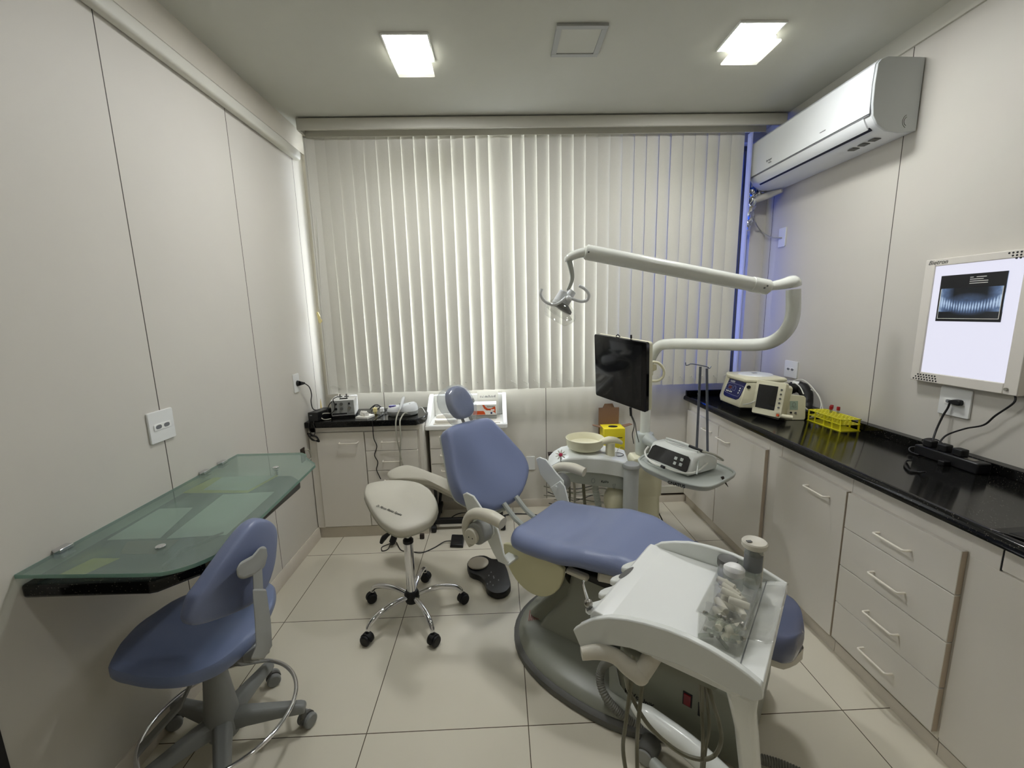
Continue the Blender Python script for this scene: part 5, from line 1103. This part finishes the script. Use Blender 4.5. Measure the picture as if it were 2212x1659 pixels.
mc = Fm @ V((mw*.2, mh*.55, -.085)); pp_ = V((PX, PY, 1.14))
part('bracket_arm', MB().tube([mc, mc.lerp(pp_, .5), pp_], .02, n=12, sub=2), 'cream_plastic', mo, world=True)
part('pole_clamp', MB().lathe([(.036, 1.10), (.041, 1.104), (.041, 1.176), (.036, 1.18)], (PX, PY, 0), 24), 'cream_plastic', mo, world=True)
g_ = lambda x, y, Y=-.30: at(x, y, 'y', Y)
part('side_handle', MB().tube([g_(1388, 782), g_(1405, 782), g_(1422, 784), g_(1433, 797), g_(1433, 812), g_(1422, 822), g_(1406, 823), g_(1390, 822)], .0075, n=12), 'cream_plastic', mo, world=True)
part('handle_plate', MB().loft([[g_(1390, 785, Y), g_(1418, 787, Y), g_(1419, 799, Y), g_(1408, 803, Y), g_(1391, 802, Y)] for Y in (-.30, -.288)]), 'cream_plastic', mo, world=True, bevel=.002)
part('top_knob', MB().cyl(Fm @ V((mw*.32, mh, -.03)), Fm @ V((mw*.32, mh+.02, -.03)), .005, n=10), 'rubber_black', mo, world=True)
part('top_clip', MB().tube([Fm @ V((-mw*.25, mh, -.03)), Fm @ V((-mw*.18, mh+.01, -.03)), Fm @ V((-mw*.1, mh, -.03))], .003, n=6), 'rubber_black', mo, world=True)
part('plug', MB().cyl(at(1362, 880, 'y', -.28), at(1363, 898, 'y', -.28), .007), 'rubber_black', mo, world=True)
part('cable', MB().tube([at(1362, 896, 'y', -.28), at(1370, 918, 'y', -.15), at(1366, 938, 'y', -.05), at(1369, 958, 'y', .04)], .0028, n=6), 'cable_black', mo, world=True)
part('cable', MB().tube([at(1364, 896, 'y', -.28), at(1372, 915, 'y', -.15), at(1375, 935, 'y', -.05), at(1380, 955, 'y', .05)], .0028, n=6), 'cable_black', mo, world=True)

# ================================================================== side tray with device
st = thing('instrument_tray', 'pale grey swivel instrument tray beside the cuspidor column', 'tray', (2.12, -.42, .655))
OT = [(1.90, -.28), (1.885, -.33), (1.882, -.40), (1.915, -.50), (1.965, -.60), (2.03, -.665), (2.08, -.69), (2.14, -.675), (2.26, -.59), (2.31, -.545), (2.325, -.50), (2.31, -.42), (2.27, -.30), (2.20, -.22), (2.10, -.18), (1.97, -.21)]
OT = smooth2(OT, 3)
part('tray_plate', pad(MB(), OT, .035, lambda x, y, h: V((x, y, .66+h)), [(.86, 0), (.93, .1), (.985, .5), (1, .9), (.99, 1), (.955, 1.0), (.945, .75), (.9, .7), (.5, .7), (.1, .7)]), 'unit_grey', st, world=True)
part('arm', MB().tube([(PX, PY, .68), (2.10, .05, .675), (2.11, -.10, .67), (2.11, -.22, .672)], [.05, .035, .03, .03], n=14), 'unit_grey', st, world=True)
ds = (V((2.04, -.672, 0))-V((1.965, -.60, 0)))
text('lettering', 'GNATUS', .022, frame(V((1.945, -.587, .671)), V((.62, -.66, 0)), (0, 0, 1)), 'print_black', st, off=.0006)
dv = thing('ultrasonic_scaler', 'white ultrasonic scaler with a tilted black control panel on the grey swivel tray', 'device', (2.12, -.40, .69))
P0, P1 = V((1.935, -.30, .70)), V((2.055, -.565, .70)); dx_ = (P1-P0).normalized(); dn = V((-dx_.y, dx_.x, 0))
if dn.x < 0: dn = -dn
L_ = (P1-P0).length
def dv_(a, b, c): return P0+dx_*a+dn*b+V((0, 0, c))
rings = []
for a, s_ in ((-.004, .82), (.006, .95), (.05, 1), (L_-.05, 1), (L_-.006, .96), (L_+.004, .84)):
    pf = [(0, -.008), (-.006, .002), (.038, .084), (.06, .094), (.12, .097), (.18, .085), (.215, .055), (.225, .02), (.215, -.006), (.11, -.009)]
    rings.append([dv_(a, .11+(b-.11)*s_, .04+(c-.04)*s_) for b, c in pf])
part('housing', MB().loft(rings), 'unit_white', dv, world=True, bevel=.006, seg=3)
Fv = frame(dv_(0, -.006, .004), dx_, dv_(0, .038, .084)-dv_(0, -.006, .002))
part('control_panel', MB().prism([(.012, .008), (L_-.012, .008), (L_-.006, .02), (L_-.012, .075), (L_-.03, .088), (.035, .088), (.02, .075)], .0012, .0026, M=Fv), 'dark_screen', dv, world=True)
for bx_, by_ in ((.195, .058), (.232, .062), (.20, .032), (.236, .036)): part('button', MB().prism(rrect(bx_-.009, bx_+.009, by_-.008, by_+.008, .003), .0026, .0045, M=Fv), 'unit_grey', dv, world=True)
part('top_recess', pad(MB(), [(.15+.12*math.cos(a), .115+.035*math.sin(a)) for a in [k*PI/12 for k in range(24)]], .012, lambda x, y, h: dv_(x, y, .090+h), [(1, 0), (1, .9), (.95, 1), (.88, 1), (.8, .5), (.1, .4)]), 'unit_white', dv, world=True)
hnd = part('handpiece', MB().tube([dv_(.05, .10, .112), dv_(.15, .105, .112), dv_(.20, .108, .110)], [.007, .009, .008], n=12), 'unit_white', dv, world=True)
part('handpiece_grip', MB().tube([dv_(.20, .108, .110), dv_(.25, .112, .106), dv_(.275, .114, .102)], [.0075, .0065, .008], n=12), 'rubber_black', dv, world=True)
part('cord', MB().tube([dv_(.275, .114, .102), dv_(.32, .14, .095), dv_(.335, .18, .07), dv_(.32, .215, .05), dv_(.28, .225, .045)], .0052, n=8), 'cable_grey', dv, world=True)
part('cord', MB().tube([dv_(.27, .2, .06), dv_(.30, .10, .03), dv_(.30, .02, .012), dv_(.24, -.02, .006), dv_(.14, -.026, .006), dv_(.04, -.02, .01), dv_(-.012, .005, .03), dv_(-.012, .03, .06)], .0052, n=8), 'cable_white', dv, world=True)
part('cord', MB().tube([dv_(.06, -.03, .012), dv_(.10, -.036, .006), dv_(.15, -.034, .008)], .0062, n=8), 'cable_white', dv, world=True)
part('connector', MB().cyl(dv_(.15, -.034, .008), dv_(.172, -.036, .008), .0075), 'rubber_black', dv, world=True)
part('clear_tube', MB().tube([dv_(.26, .10, .10), dv_(.30, .06, .06), dv_(.325, .02, .015)], .005, n=8), 'cloudy_plastic', dv, world=True)
solo('probe_tip', MB().tube([at(1560, 1030, 'y', -.60), at(1565, 1040, 'y', -.605), at(1573, 1052, 'y', -.61)], [.008, .005, .0008], n=10, sub=2), 'dark_wood', 'thin dark pointed tip hanging below the right end of the grey tray', 'instrument')
# wire hanger frame
hg = thing('bag_hanger', 'grey metal double rod hanger frame with hooks standing behind the ultrasonic scaler', 'hanger', (2.21, -.30, .69))
H_ = lambda x, y: at(x, y, 'y', -.30)
def flatbar(a, b_, w_=.0065, t_=.0018):
    d = (b_-a).normalized(); s_ = d.cross(V((0, 1, 0))).normalized(); 
    return MB().loft([[p+s_*w_+V((0, t_, 0)), p-s_*w_+V((0, t_, 0)), p-s_*w_-V((0, t_, 0)), p+s_*w_-V((0, t_, 0))] for p in (a, b_)])
r0 = H_(1506, 950); r0.z = .69; r1_ = H_(1530, 962); r1_.z = .69
part('rod', flatbar(r0, H_(1513, 792)), 'aluminium', hg, world=True)
part('rod', flatbar(r1_, H_(1527, 796)), 'aluminium', hg, world=True)
part('cross_bar', MB().tube([H_(1481, 783), H_(1482, 789), H_(1488, 788), H_(1495, 786), H_(1526, 792), H_(1532, 796), H_(1536, 791)], .0028, n=8, sub=3), 'aluminium', hg, world=True)
# ================================================================== glass shelf on a granite slab, left wall
solo('granite_shelf', MB().prism([(XL+.001, -1.478), (.17, -1.482), (.19, -1.476), (.262, -1.40), (.262, -.80), (.20, -.74), (XL+.001, -.74)], .797, .838), 'black_granite', 'black granite shelf slab on the left wall under the frosted glass top', 'shelf', bevel=.010, seg=3)
gt = thing('glass_top', 'frosted green glass desk top on metal standoffs above the black slab on the left wall', 'glass top', (.06, -1.0, .862))
OG = [(XL+.003, -1.482), (.17, -1.497)]+[(.20+.125*math.sin(a), -1.372-.127*math.cos(a)) for a in [k*PI/16 for k in range(1, 8)]]+[(.328, -1.33), (.292, -.715), (.282, -.695), (.205, -.61), (.185, -.565), (.15, -.537), (XL+.003, -.53)]
part('glass_sheet', MB().prism(OG, .862, .872), 'green_glass', gt, world=True, smooth=False)
eg = []
for i in range(len(OG)-2):
    a, b_ = OG[i], OG[i+1]
edge = MB()
n_ = len(OG); cx = sum(p[0] for p in OG)/n_; cy = sum(p[1] for p in OG)/n_
part('glass_edge', MB().loft([[(cx+(x-cx)*1.003, cy+(y-cy)*1.003, z) for x, y in OG] for z in (.8615, .8725)], cap=False), 'glass_edge', gt, world=True, smooth=False, label='green polished glass edge')
for x, y in ((.128, -1.371), (.131, -.739)):
    part('standoff', MB().cyl((x, y, .838), (x, y, .862), .009, n=16).cyl((x, y, .8725), (x, y, .878), .013, n=20), 'chrome', gt, world=True, bevel=.0015)
for y in (-1.366, -.772, -.655):
    part('wall_clip', MB().box(XL+.001, XL+.026, y-.02, y+.02, .856, .860).box(XL+.001, XL+.004, y-.02, y+.02, .856, .884).box(XL+.001, XL+.024, y-.02, y+.02, .8735, .884), 'chrome', gt, world=True, bevel=.002)
def sheet(name, label, pts, m, z=.8385, th=.0012, cat='paper'):
    return solo(name, MB().prism([(p[0], p[1]) for p in pts], z, z+th), m, label, cat, smooth=False)
sheet('paper_sheet', 'white paper sheets under the middle of the frosted glass', [(-.135, -1.255), (.03, -1.255), (-.02, -1.04), (-.14, -1.04)], 'paper_white')
sheet('paper_sheet', 'long white paper under the frosted glass nearer the front edge, behind the blue stool', [(.055, -1.26), (.235, -1.25), (.215, -.92), (.02, -.93)], 'paper_white')
sheet('paper_sheet', 'large white paper under the far part of the frosted glass', [(-.09, -.88), (.10, -.90), (.13, -.745), (-.10, -.745)], 'paper_white', z=.8400)
sheet('yellow_folder', 'yellowish folder under the frosted glass near the wall clips', [(-.16, -.90), (.11, -.92), (.14, -.743), (-.14, -.743)], 'yellow_card', z=.8385, cat='folder')
sheet('note_pad', 'small yellow note under the near left corner of the frosted glass', [(-.10, -1.435), (-.03, -1.44), (.0, -1.365), (-.08, -1.36)], 'yellow_card', cat='note')
sheet('brown_card', 'brownish card under the near part of the frosted glass', [(-.02, -1.34), (.11, -1.35), (.10, -1.27), (-.06, -1.27)], 'cardboard', cat='card')
solo('glasses', MB().tube([(.165, -1.42, .842), (.16, -1.36, .842), (.155, -1.33, .842), (.19, -1.28, .842), (.22, -1.24, .842)], .003, n=6), 'dark_grey', 'thin dark wire lying under the frosted glass beside the near metal button', 'wire')

# ================================================================== blue stool
SCX, SCY = .109, -1.225
bs = thing('swivel_stool', 'blue vinyl swivel stool with grey column and chrome foot ring by the glass shelf', 'stool', (SCX, SCY, 0))
a0 = math.atan2(-1.165-SCY, .356-SCX)
def B(r, a, z): return V((r*math.cos(a), r*math.sin(a), z))
for k in range(5):
    a = a0+k*2*PI/5; d_ = B(1, a, 0); s_ = V((-d_.y, d_.x, 0))
    rings = []
    for r, w_, z0, z1 in ((.02, .030, .085, .15), (.08, .027, .09, .145), (.18, .024, .085, .125), (.252, .022, .078, .112), (.268, .020, .078, .105)):
        rings.append([d_*r+s_*x+V((0, 0, z)) for x, z in ((-w_, z0), (w_, z0), (w_, z1-.014), (w_*.6, z1), (-w_*.6, z1), (-w_, z1-.014))])
    leg = part('leg', MB().loft(rings), 'stool_grey', bs, bevel=.006, seg=3)
    c_ = d_*.258; ca = a+.9*((-1)**k); cd_ = B(1, ca, 0); cs = V((-cd_.y, cd_.x, 0))
    for o in (-1, 1): part('caster_wheel', MB().cyl(c_+cs*(o*.006)+cd_*.012+V((0, 0, .026)), c_+cs*(o*.026)+cd_*.012+V((0, 0, .026)), .026, n=22), 'stool_grey', leg, bevel=.005)
    part('caster_hood', MB().cyl(c_+V((0, 0, .03)), c_+V((0, 0, .08)), .010, n=12).loft([[c_+cd_*.012+cs*o+V((.028*math.cos(t)*cd_.x, .028*math.cos(t)*cd_.y, .028+.028*math.sin(t))) for t in [PI*j/8 for j in range(9)]] for o in (-.006, .006)]), 'dark_grey', leg)
part('column', MB().lathe([(.05, .07), (.056, .10), (.052, .16), (.043, .24), (.037, .30), (.035, .335)], n=28), 'stool_grey', bs)
part('column_sleeve', MB().lathe([(.036, .335), (.034, .345), (.033, .375), (.034, .38), (.030, .385), (.028, .43), (.027, .47)], n=28), 'stool_grey', bs)
part('sleeve_ring', MB().lathe([(.0362, .333), (.0362, .338)], n=28), 'rubber_black', bs)
rc = V((.005, .0, .142)); RR_ = .232
part('foot_ring', MB().tube([rc+V((RR_*math.cos(t), RR_*math.sin(t), 0)) for t in [k*PI/12 for k in range(24)]], .0075, n=12, sub=3, closed=True), 'chrome', bs)
for ang in (212, 85):
    t = math.radians(ang); o = rc+V((RR_*math.cos(t), RR_*math.sin(t), -.006)); i_ = V((.034*math.cos(t), .034*math.sin(t), .36)); sd = V((-math.sin(t), math.cos(t), 0))
    mid = V((.10*math.cos(t), .10*math.sin(t), .24))
    part('ring_strut', MB().loft([[p+sd*w_+V((0, 0, 0)), p-sd*w_, p-sd*w_+n2, p+sd*w_+n2] for p, w_, n2 in ((i_, .014, V((0, 0, .02))), (i_.lerp(mid, .5), .015, V((0, 0, .016))), (mid, .018, V((0, 0, .014))), (o.lerp(mid, .4), .022, V((0, 0, .012))), (o, .026, V((0, 0, .010))))]), 'stool_grey', bs, bevel=.003)
# seat
sz = .505
OS = [at(x, y, 'z', .50) for x, y in ((236, 1455), (247, 1425), (275, 1385), (318, 1345), (390, 1300), (470, 1268), (545, 1252), (590, 1268), (594, 1300), (570, 1350), (530, 1400), (480, 1440), (430, 1462), (380, 1473), (320, 1474), (270, 1466))]
OSl = smooth2([(p.x-SCX, p.y-SCY) for p in OS], 4)
def seatfn(x, y, h): 
    r = math.hypot(x-.02, y+.02); return V((x, y, sz-.035+h*.85+.30*x*x*(1 if h > .01 else .3)-.10*max(0, .1-abs(y))*(1 if h > .04 else 0)))
part('seat', pad(MB(), OSl, .055, seatfn), 'stool_blue_vinyl', bs)
part('seat_shell', pad(MB(), OSl, .03, lambda x, y, h: V((x, y, sz-.048+h+.12*x*x)), [(.5, -.3), (.85, .1), (.95, .6), (.97, 1)]), 'dark_grey', bs)
part('mechanism', MB().loft([[(x, y, z) for x, y in ((-.06, -.06), (.20, -.10), (.21, -.04), (.08, .07), (-.06, .06))] for z in (.425, .475)]), 'stool_grey', bs, bevel=.008)
# backrest
KB = [(385, 1310, .235), (386, 1335, .24), (402, 1348, .25), (440, 1340, .27), (490, 1320, .29), (530, 1298, .305), (565, 1262, .325), (590, 1215, .345), (598, 1175, .352), (597, 1145, .35), (580, 1126, .34), (550, 1119, .33), (520, 1135, .315), (480, 1175, .29), (440, 1222, .265), (408, 1262, .245), (392, 1285, .238)]
PB = [at(x, y, 'x', v+.05) for x, y, v in KB]
cB = sum(PB, V())/len(PB); dY = V((.13, .44, 0)).normalized(); nB = V((dY.y, -dY.x, 0))     # outward (away from seat)
uv = smooth2([((p-cB).dot(dY), p.z-cB.z) for p in PB], 3)
part('backrest', pad(MB(), uv, .045, lambda x, y, h: cB-V((SCX, SCY, 0))+dY*x+V((0, 0, 1))*y+nB*(.0+h-.9*x*x)), 'blue_vinyl', bs)
part('backrest_front', pad(MB(), uv, .02, lambda x, y, h: cB-V((SCX, SCY, 0))+dY*x+V((0, 0, 1))*y+nB*(.012-h-.9*x*x), [(.98, -.4), (.985, 0), (.95, .6), (.8, 1), (.4, 1.1), (.05, 1.1)]), 'blue_shell', bs)
def Q(x, y, v): p = at(x, y, 'x', v); return p-V((SCX, SCY, 0))
part('back_knob', MB().loft([[Q(510, 1230, .41+o), Q(517, 1215, .41+o), Q(545, 1200, .41+o), Q(562, 1180, .41+o), Q(575, 1180, .41+o), Q(578, 1200, .41+o), Q(572, 1225, .41+o), Q(550, 1243, .41+o), Q(525, 1252, .41+o), Q(512, 1247, .41+o)] for o in (0, .035)]), 'grey_plastic', bs, bevel=.010, seg=3)
xk = .43
part('back_post_upper', MB().loft([[Q(x0, y0, xk), Q(x1, y0, xk), Q(x1, y0, xk+.014), Q(x0, y0, xk+.014)] for x0, x1, y0 in ((545, 566, 1225), (548, 570, 1290))]), 'grey_plastic', bs, bevel=.004)
part('back_post', MB().loft([[Q(x0, y0, xk-.006), Q(x1, y0, xk-.006), Q(x1, y0, xk+.022), Q(x0, y0, xk+.022)] for x0, x1, y0 in ((545, 575, 1272), (550, 585, 1340), (553, 588, 1395), (540, 570, 1425))]), 'grey_plastic', bs, bevel=.005, label='grey telescopic backrest post')
part('post_hole', MB().cyl(Q(573, 1320, xk-.0065), Q(573, 1320, xk), .004, n=10), 'rubber_black', bs)
part('back_arm', MB().loft([[Q(552, 1395, xk-.004), Q(585, 1390, xk-.004), Q(583, 1410, xk-.004), Q(560, 1428, xk-.004)], [(.18, -.11, .47), (.19, -.07, .47), (.19, -.07, .445), (.18, -.11, .445)]]), 'grey_plastic', bs, bevel=.003)

# ================================================================== saddle stool
SX_, SY_ = .645, -.57
ss = thing('saddle_stool', 'cream two part saddle stool on a chrome five star base with black casters', 'stool', (SX_, SY_, 0))
cas = [(.407, -.472), (.475, -.759), (.785, -.788), (.892, -.509), (.667, -.319)]
for k, (cx_, cy_) in enumerate(cas):
    d_ = V((cx_-SX_, cy_-SY_, 0)); L_ = d_.length; d_.normalize(); s_ = V((-d_.y, d_.x, 0)); L_ = .262
    leg = part('leg', MB().tube([d_*.03+V((0, 0, .105)), d_*.10+V((0, 0, .118)), d_*.17+V((0, 0, .116)), d_*.225+V((0, 0, .10)), d_*.25+V((0, 0, .078)), d_*.254+V((0, 0, .062))], [.012, .0135, .0135, .0125, .012, .010], n=12), 'chrome', ss)
    c_ = d_*L_; ca = math.atan2(d_.y, d_.x)+(.9, 1.9, -1.2, .5, 1.4)[k]; cd_ = B(1, ca, 0); cs = V((-cd_.y, cd_.x, 0))
    for o in (-1, 1): part('caster_wheel', MB().cyl(c_+cs*(o*.004)+V((0, 0, .026)), c_+cs*(o*.024)+V((0, 0, .026)), .026, n=22), 'rubber_black', leg, bevel=.006, seg=3)
    part('caster_hood', MB().cyl(c_-d_*.006+V((0, 0, .03)), c_-d_*.006+V((0, 0, .068)), .008, n=12).loft([[c_+cs*o+V((.0285*math.cos(t)*cd_.x, .0285*math.cos(t)*cd_.y, .028+.0285*math.sin(t))) for t in [PI*j/8 for j in range(9)]] for o in (-.012, .012)]), 'rubber_black', leg)
part('hub', MB().lathe([(.015, .062), (.032, .07), (.038, .09), (.038, .115), (.03, .13), (.024, .132)], n=24), 'rubber_black', ss)
part('column', MB().lathe([(.0235, .13), (.0235, .395)], n=28), 'chrome', ss)
part('column_collar', MB().lathe([(.0235, .395), (.026, .398), (.026, .412), (.018, .422), (.013, .423)], n=24), 'rubber_black', ss)
part('piston', MB().lathe([(.012, .42), (.012, .50)], n=20), 'chrome', ss)
part('mechanism', MB().box(-.05, .06, -.03, .09, .49, .515), 'rubber_black', ss, bevel=.01)
part('height_lever', MB().tube([(-.02, -.02, .50), (-.07, -.05, .48), (-.10, -.06, .46), (-.115, -.065, .435)], [.005, .008, .014, .008], n=10), 'rubber_black', ss)
part('tilt_lever', MB().tube([(.03, .02, .50), (.06, .04, .47), (.055, .05, .42)], [.008, .007, .005], n=8), 'unit_grey', ss)
# seat halves placed on tilted planes
def halfseat(name, px, pts3, th, dome, lab=None):
    A_, B_, C_ = pts3; nn = (B_-A_).cross(C_-A_).normalized(); nn = nn if nn.z > 0 else -nn
    P = [atp(x, y, A_, nn) for x, y in px]; c = sum(P, V())/len(P); X = (C_-B_).normalized(); X = (X-nn*X.dot(nn)).normalized(); Y = nn.cross(X)
    uv = smooth2([((p-c).dot(X), (p-c).dot(Y)) for p in P], 3); o = c-V((SX_, SY_, 0))
    mb = pad(MB(), uv, th, lambda x, y, h: o+X*x+Y*y+nn*(h-th*.9-dome*(x*x+y*y)))
    part(name, mb, 'cream_vinyl', ss, label=lab)
    part('seat_shell', pad(MB(), uv, .02, lambda x, y, h: o+X*x+Y*y+nn*(h-th-.015-dome*(x*x+y*y)), [(.5, -.2), (.85, .2), (.96, .7), (.975, 1)]), 'cream_vinyl_dark', ss)
    part('seat_piping', MB().tube([o+X*p[0]+Y*p[1]+nn*(-th*.72-dome*(p[0]**2+p[1]**2)) for p in uv[::2]], .0035, n=6, sub=1, closed=True), 'cream_vinyl_dark', ss)
    return o, X, Y, nn
A_ = at(860, 1145, 'z', .525); B_ = at(786, 1055, 'z', .615); C_ = at(943, 1070, 'z', .59)
fr1 = halfseat('seat_half', [(787, 1048), (795, 1038), (830, 1033), (872, 1034), (905, 1040), (930, 1056), (943, 1078), (943, 1098), (932, 1118), (915, 1130), (890, 1140), (865, 1145), (845, 1141), (822, 1126), (805, 1105), (792, 1080), (785, 1062)], (A_, B_, C_), .05, .25)
mechx = at(900, 1045, 'z', .62)
A2 = at(840, 1030, 'z', .60); B2 = at(860, 1008, 'z', .64); C2 = at(985, 1058, 'z', .60)
fr2 = halfseat('seat_half', [(833, 1020), (845, 1010), (868, 1003), (890, 1005), (930, 1020), (965, 1033), (985, 1047), (992, 1062), (984, 1066), (955, 1053), (930, 1042), (900, 1037), (865, 1035), (842, 1033)], (A2, B2, C2), .05, .2)
o, X, Y, nn = fr1; oo = o+V((SX_, SY_, 0))
lp0 = atp(812, 1096, oo, nn); lp1 = atp(877, 1121, oo, nn); tx = (lp1-lp0).normalized()
tf = frame(lp0+nn*.0025, tx, nn.cross(tx)); 
t_ = text('lettering', 'Dr. Marcos Vinicius Siqueira', .0195, tf, 'print_black', ss, shear=.5, sx=.70)
# drape the lettering on the domed pad
cN = oo
for v in t_.data.vertices:
    p = RM[ss.name] @ v.co; q_ = p-oo; qx, qy = q_.dot(X), q_.dot(Y); s2 = qx*qx+qy*qy
    p = p+nn*(.0105-.25*s2-.0025-0.0); v.co = RM[ss.name].inverted() @ p

# ================================================================== floor things
fp = thing('foot_pedal', 'black waisted foot pedal with a round metallic disc beside the dental chair base', 'foot pedal', (1.03, -.32, 0))
OP = smooth2([at(x, y, 'z', .035).to_2d()[:] for x, y in ((1009, 1216), (1020, 1203), (1045, 1199), (1062, 1206), (1078, 1208), (1092, 1220), (1100, 1245), (1103, 1266), (1090, 1280), (1068, 1282), (1052, 1272), (1047, 1256), (1035, 1244), (1015, 1236))], 3)
part('body', pad(MB(), OP, .035, lambda x, y, h: V((x, y, h+.002)), [(.97, 0), (1, .1), (1, .75), (.97, .95), (.9, 1), (.5, 1), (.1, 1)]), 'black_plastic', fp, world=True)
pcx = at(1033, 1216, 'z', .045)
part('pedal_disc', MB().lathe([(.056, .036), (.062, .042), (.062, .048), (.058, .051), (.03, .053), (.003, .0535)], (pcx.x, pcx.y, 0), 36), 'pebble_grey', fp, world=True)
mb = MB(); rnd = random.Random(2)
for x, y in ((1061, 1236), (1056, 1243), (1067, 1248), (1066, 1245), (1059, 1257), (1053, 1261), (1065, 1264), (1077, 1253)):
    p = at(x, y, 'z', .0375); mb.box(p.x-.003, p.x+.003, p.y-.006, p.y+.006, .0371, .0376)
part('pedal_marks', mb, 'print_grey', fp, world=True)
fs = thing('foot_switch', 'small black wedge foot switch with its cord on the floor near the trolley', 'foot switch', (.81, .07, 0))
part('wedge', MB().loft([[(.765, y, 0), (.855, y-.01, 0), (.85, y-.01, zt), (.77, y, zt)] for y, zt in ((.03, .022), (.125, .045))]), 'black_plastic', fs, world=True, bevel=.005)
part('cord', MB().tube([(.77, .08, .02), (.72, .09, .01), (.66, .03, .004), (.59, -.02, .004), (.52, .0, .004), (.47, .05, .004), (.44, .12, .01)], .0035, n=6), 'cable_black', fs, world=True)
fk = thing('cord_adapter', 'black inline adapter with a cord loop on the floor under the saddle stool seat', 'adapter', (.40, .08, 0))
p0 = at(847, 1172, 'z', .03); p1 = at(855, 1150, 'z', .09)
part('body', MB().tube([p0+V((-.008, 0, -.005)), p0, p0.lerp(p1, .6), p1], [.010, .022, .022, .014], n=12, sub=3), 'rubber_black', fk, world=True)
part('cord_loop', MB().tube([p0, at(838, 1176, 'z', .004), at(825, 1182, 'z', .004), at(826, 1190, 'z', .004), at(838, 1186, 'z', .004), at(845, 1172, 'z', .02), at(855, 1170, 'z', .01), at(866, 1188, 'z', .004), at(885, 1192, 'z', .004)], .003, n=6), 'cable_black', fk, world=True)
solo('loose_cable', MB().tube([(1.0, .22, .006), (.90, .30, .004), (.80, .36, .004), (.72, .40, .004), (.78, .50, .004), (.92, .52, .004), (.98, .46, .12), (.92, .40, .22)], .004, n=6), 'cable_black', 'loose black cable lying on the floor under the drawer trolley', 'cable')
solo('floor_cable', MB().tube([(1.05, .40, .006), (1.2, .46, .006), (1.4, .42, .006), (1.6, .30, .006), (1.75, .25, .006)], .0045, n=6), 'cable_black', 'black cable running along the floor between the trolley and the cuspidor unit', 'cable')
solo('brown_wedge', MB().box(.545, .575, .15, .17, 0, .035), 'dark_wood', 'small dark brown block on the floor at the right foot of the corner cabinet', 'block', bevel=.003)
# ================================================================== light
W = bpy.data.worlds.new('sky'); bpy.context.scene.world = W; W.use_nodes = True
bg = W.node_tree.nodes['Background']; bg.inputs[0].default_value = lin((244, 247, 255)); bg.inputs[1].default_value = 5.5
sc = bpy.context.scene
sc.view_settings.view_transform = 'Standard'; sc.view_settings.look = 'None'; sc.view_settings.gamma = 1; sc.view_settings.exposure = .93
sc.view_settings.use_curve_mapping = False
sc.cycles.use_denoising = True; sc.cycles.max_bounces = 10; sc.cycles.transparent_max_bounces = 24; sc.cycles.caustics_reflective = False; sc.cycles.caustics_refractive = False
sc.cycles.sample_clamp_indirect = 6
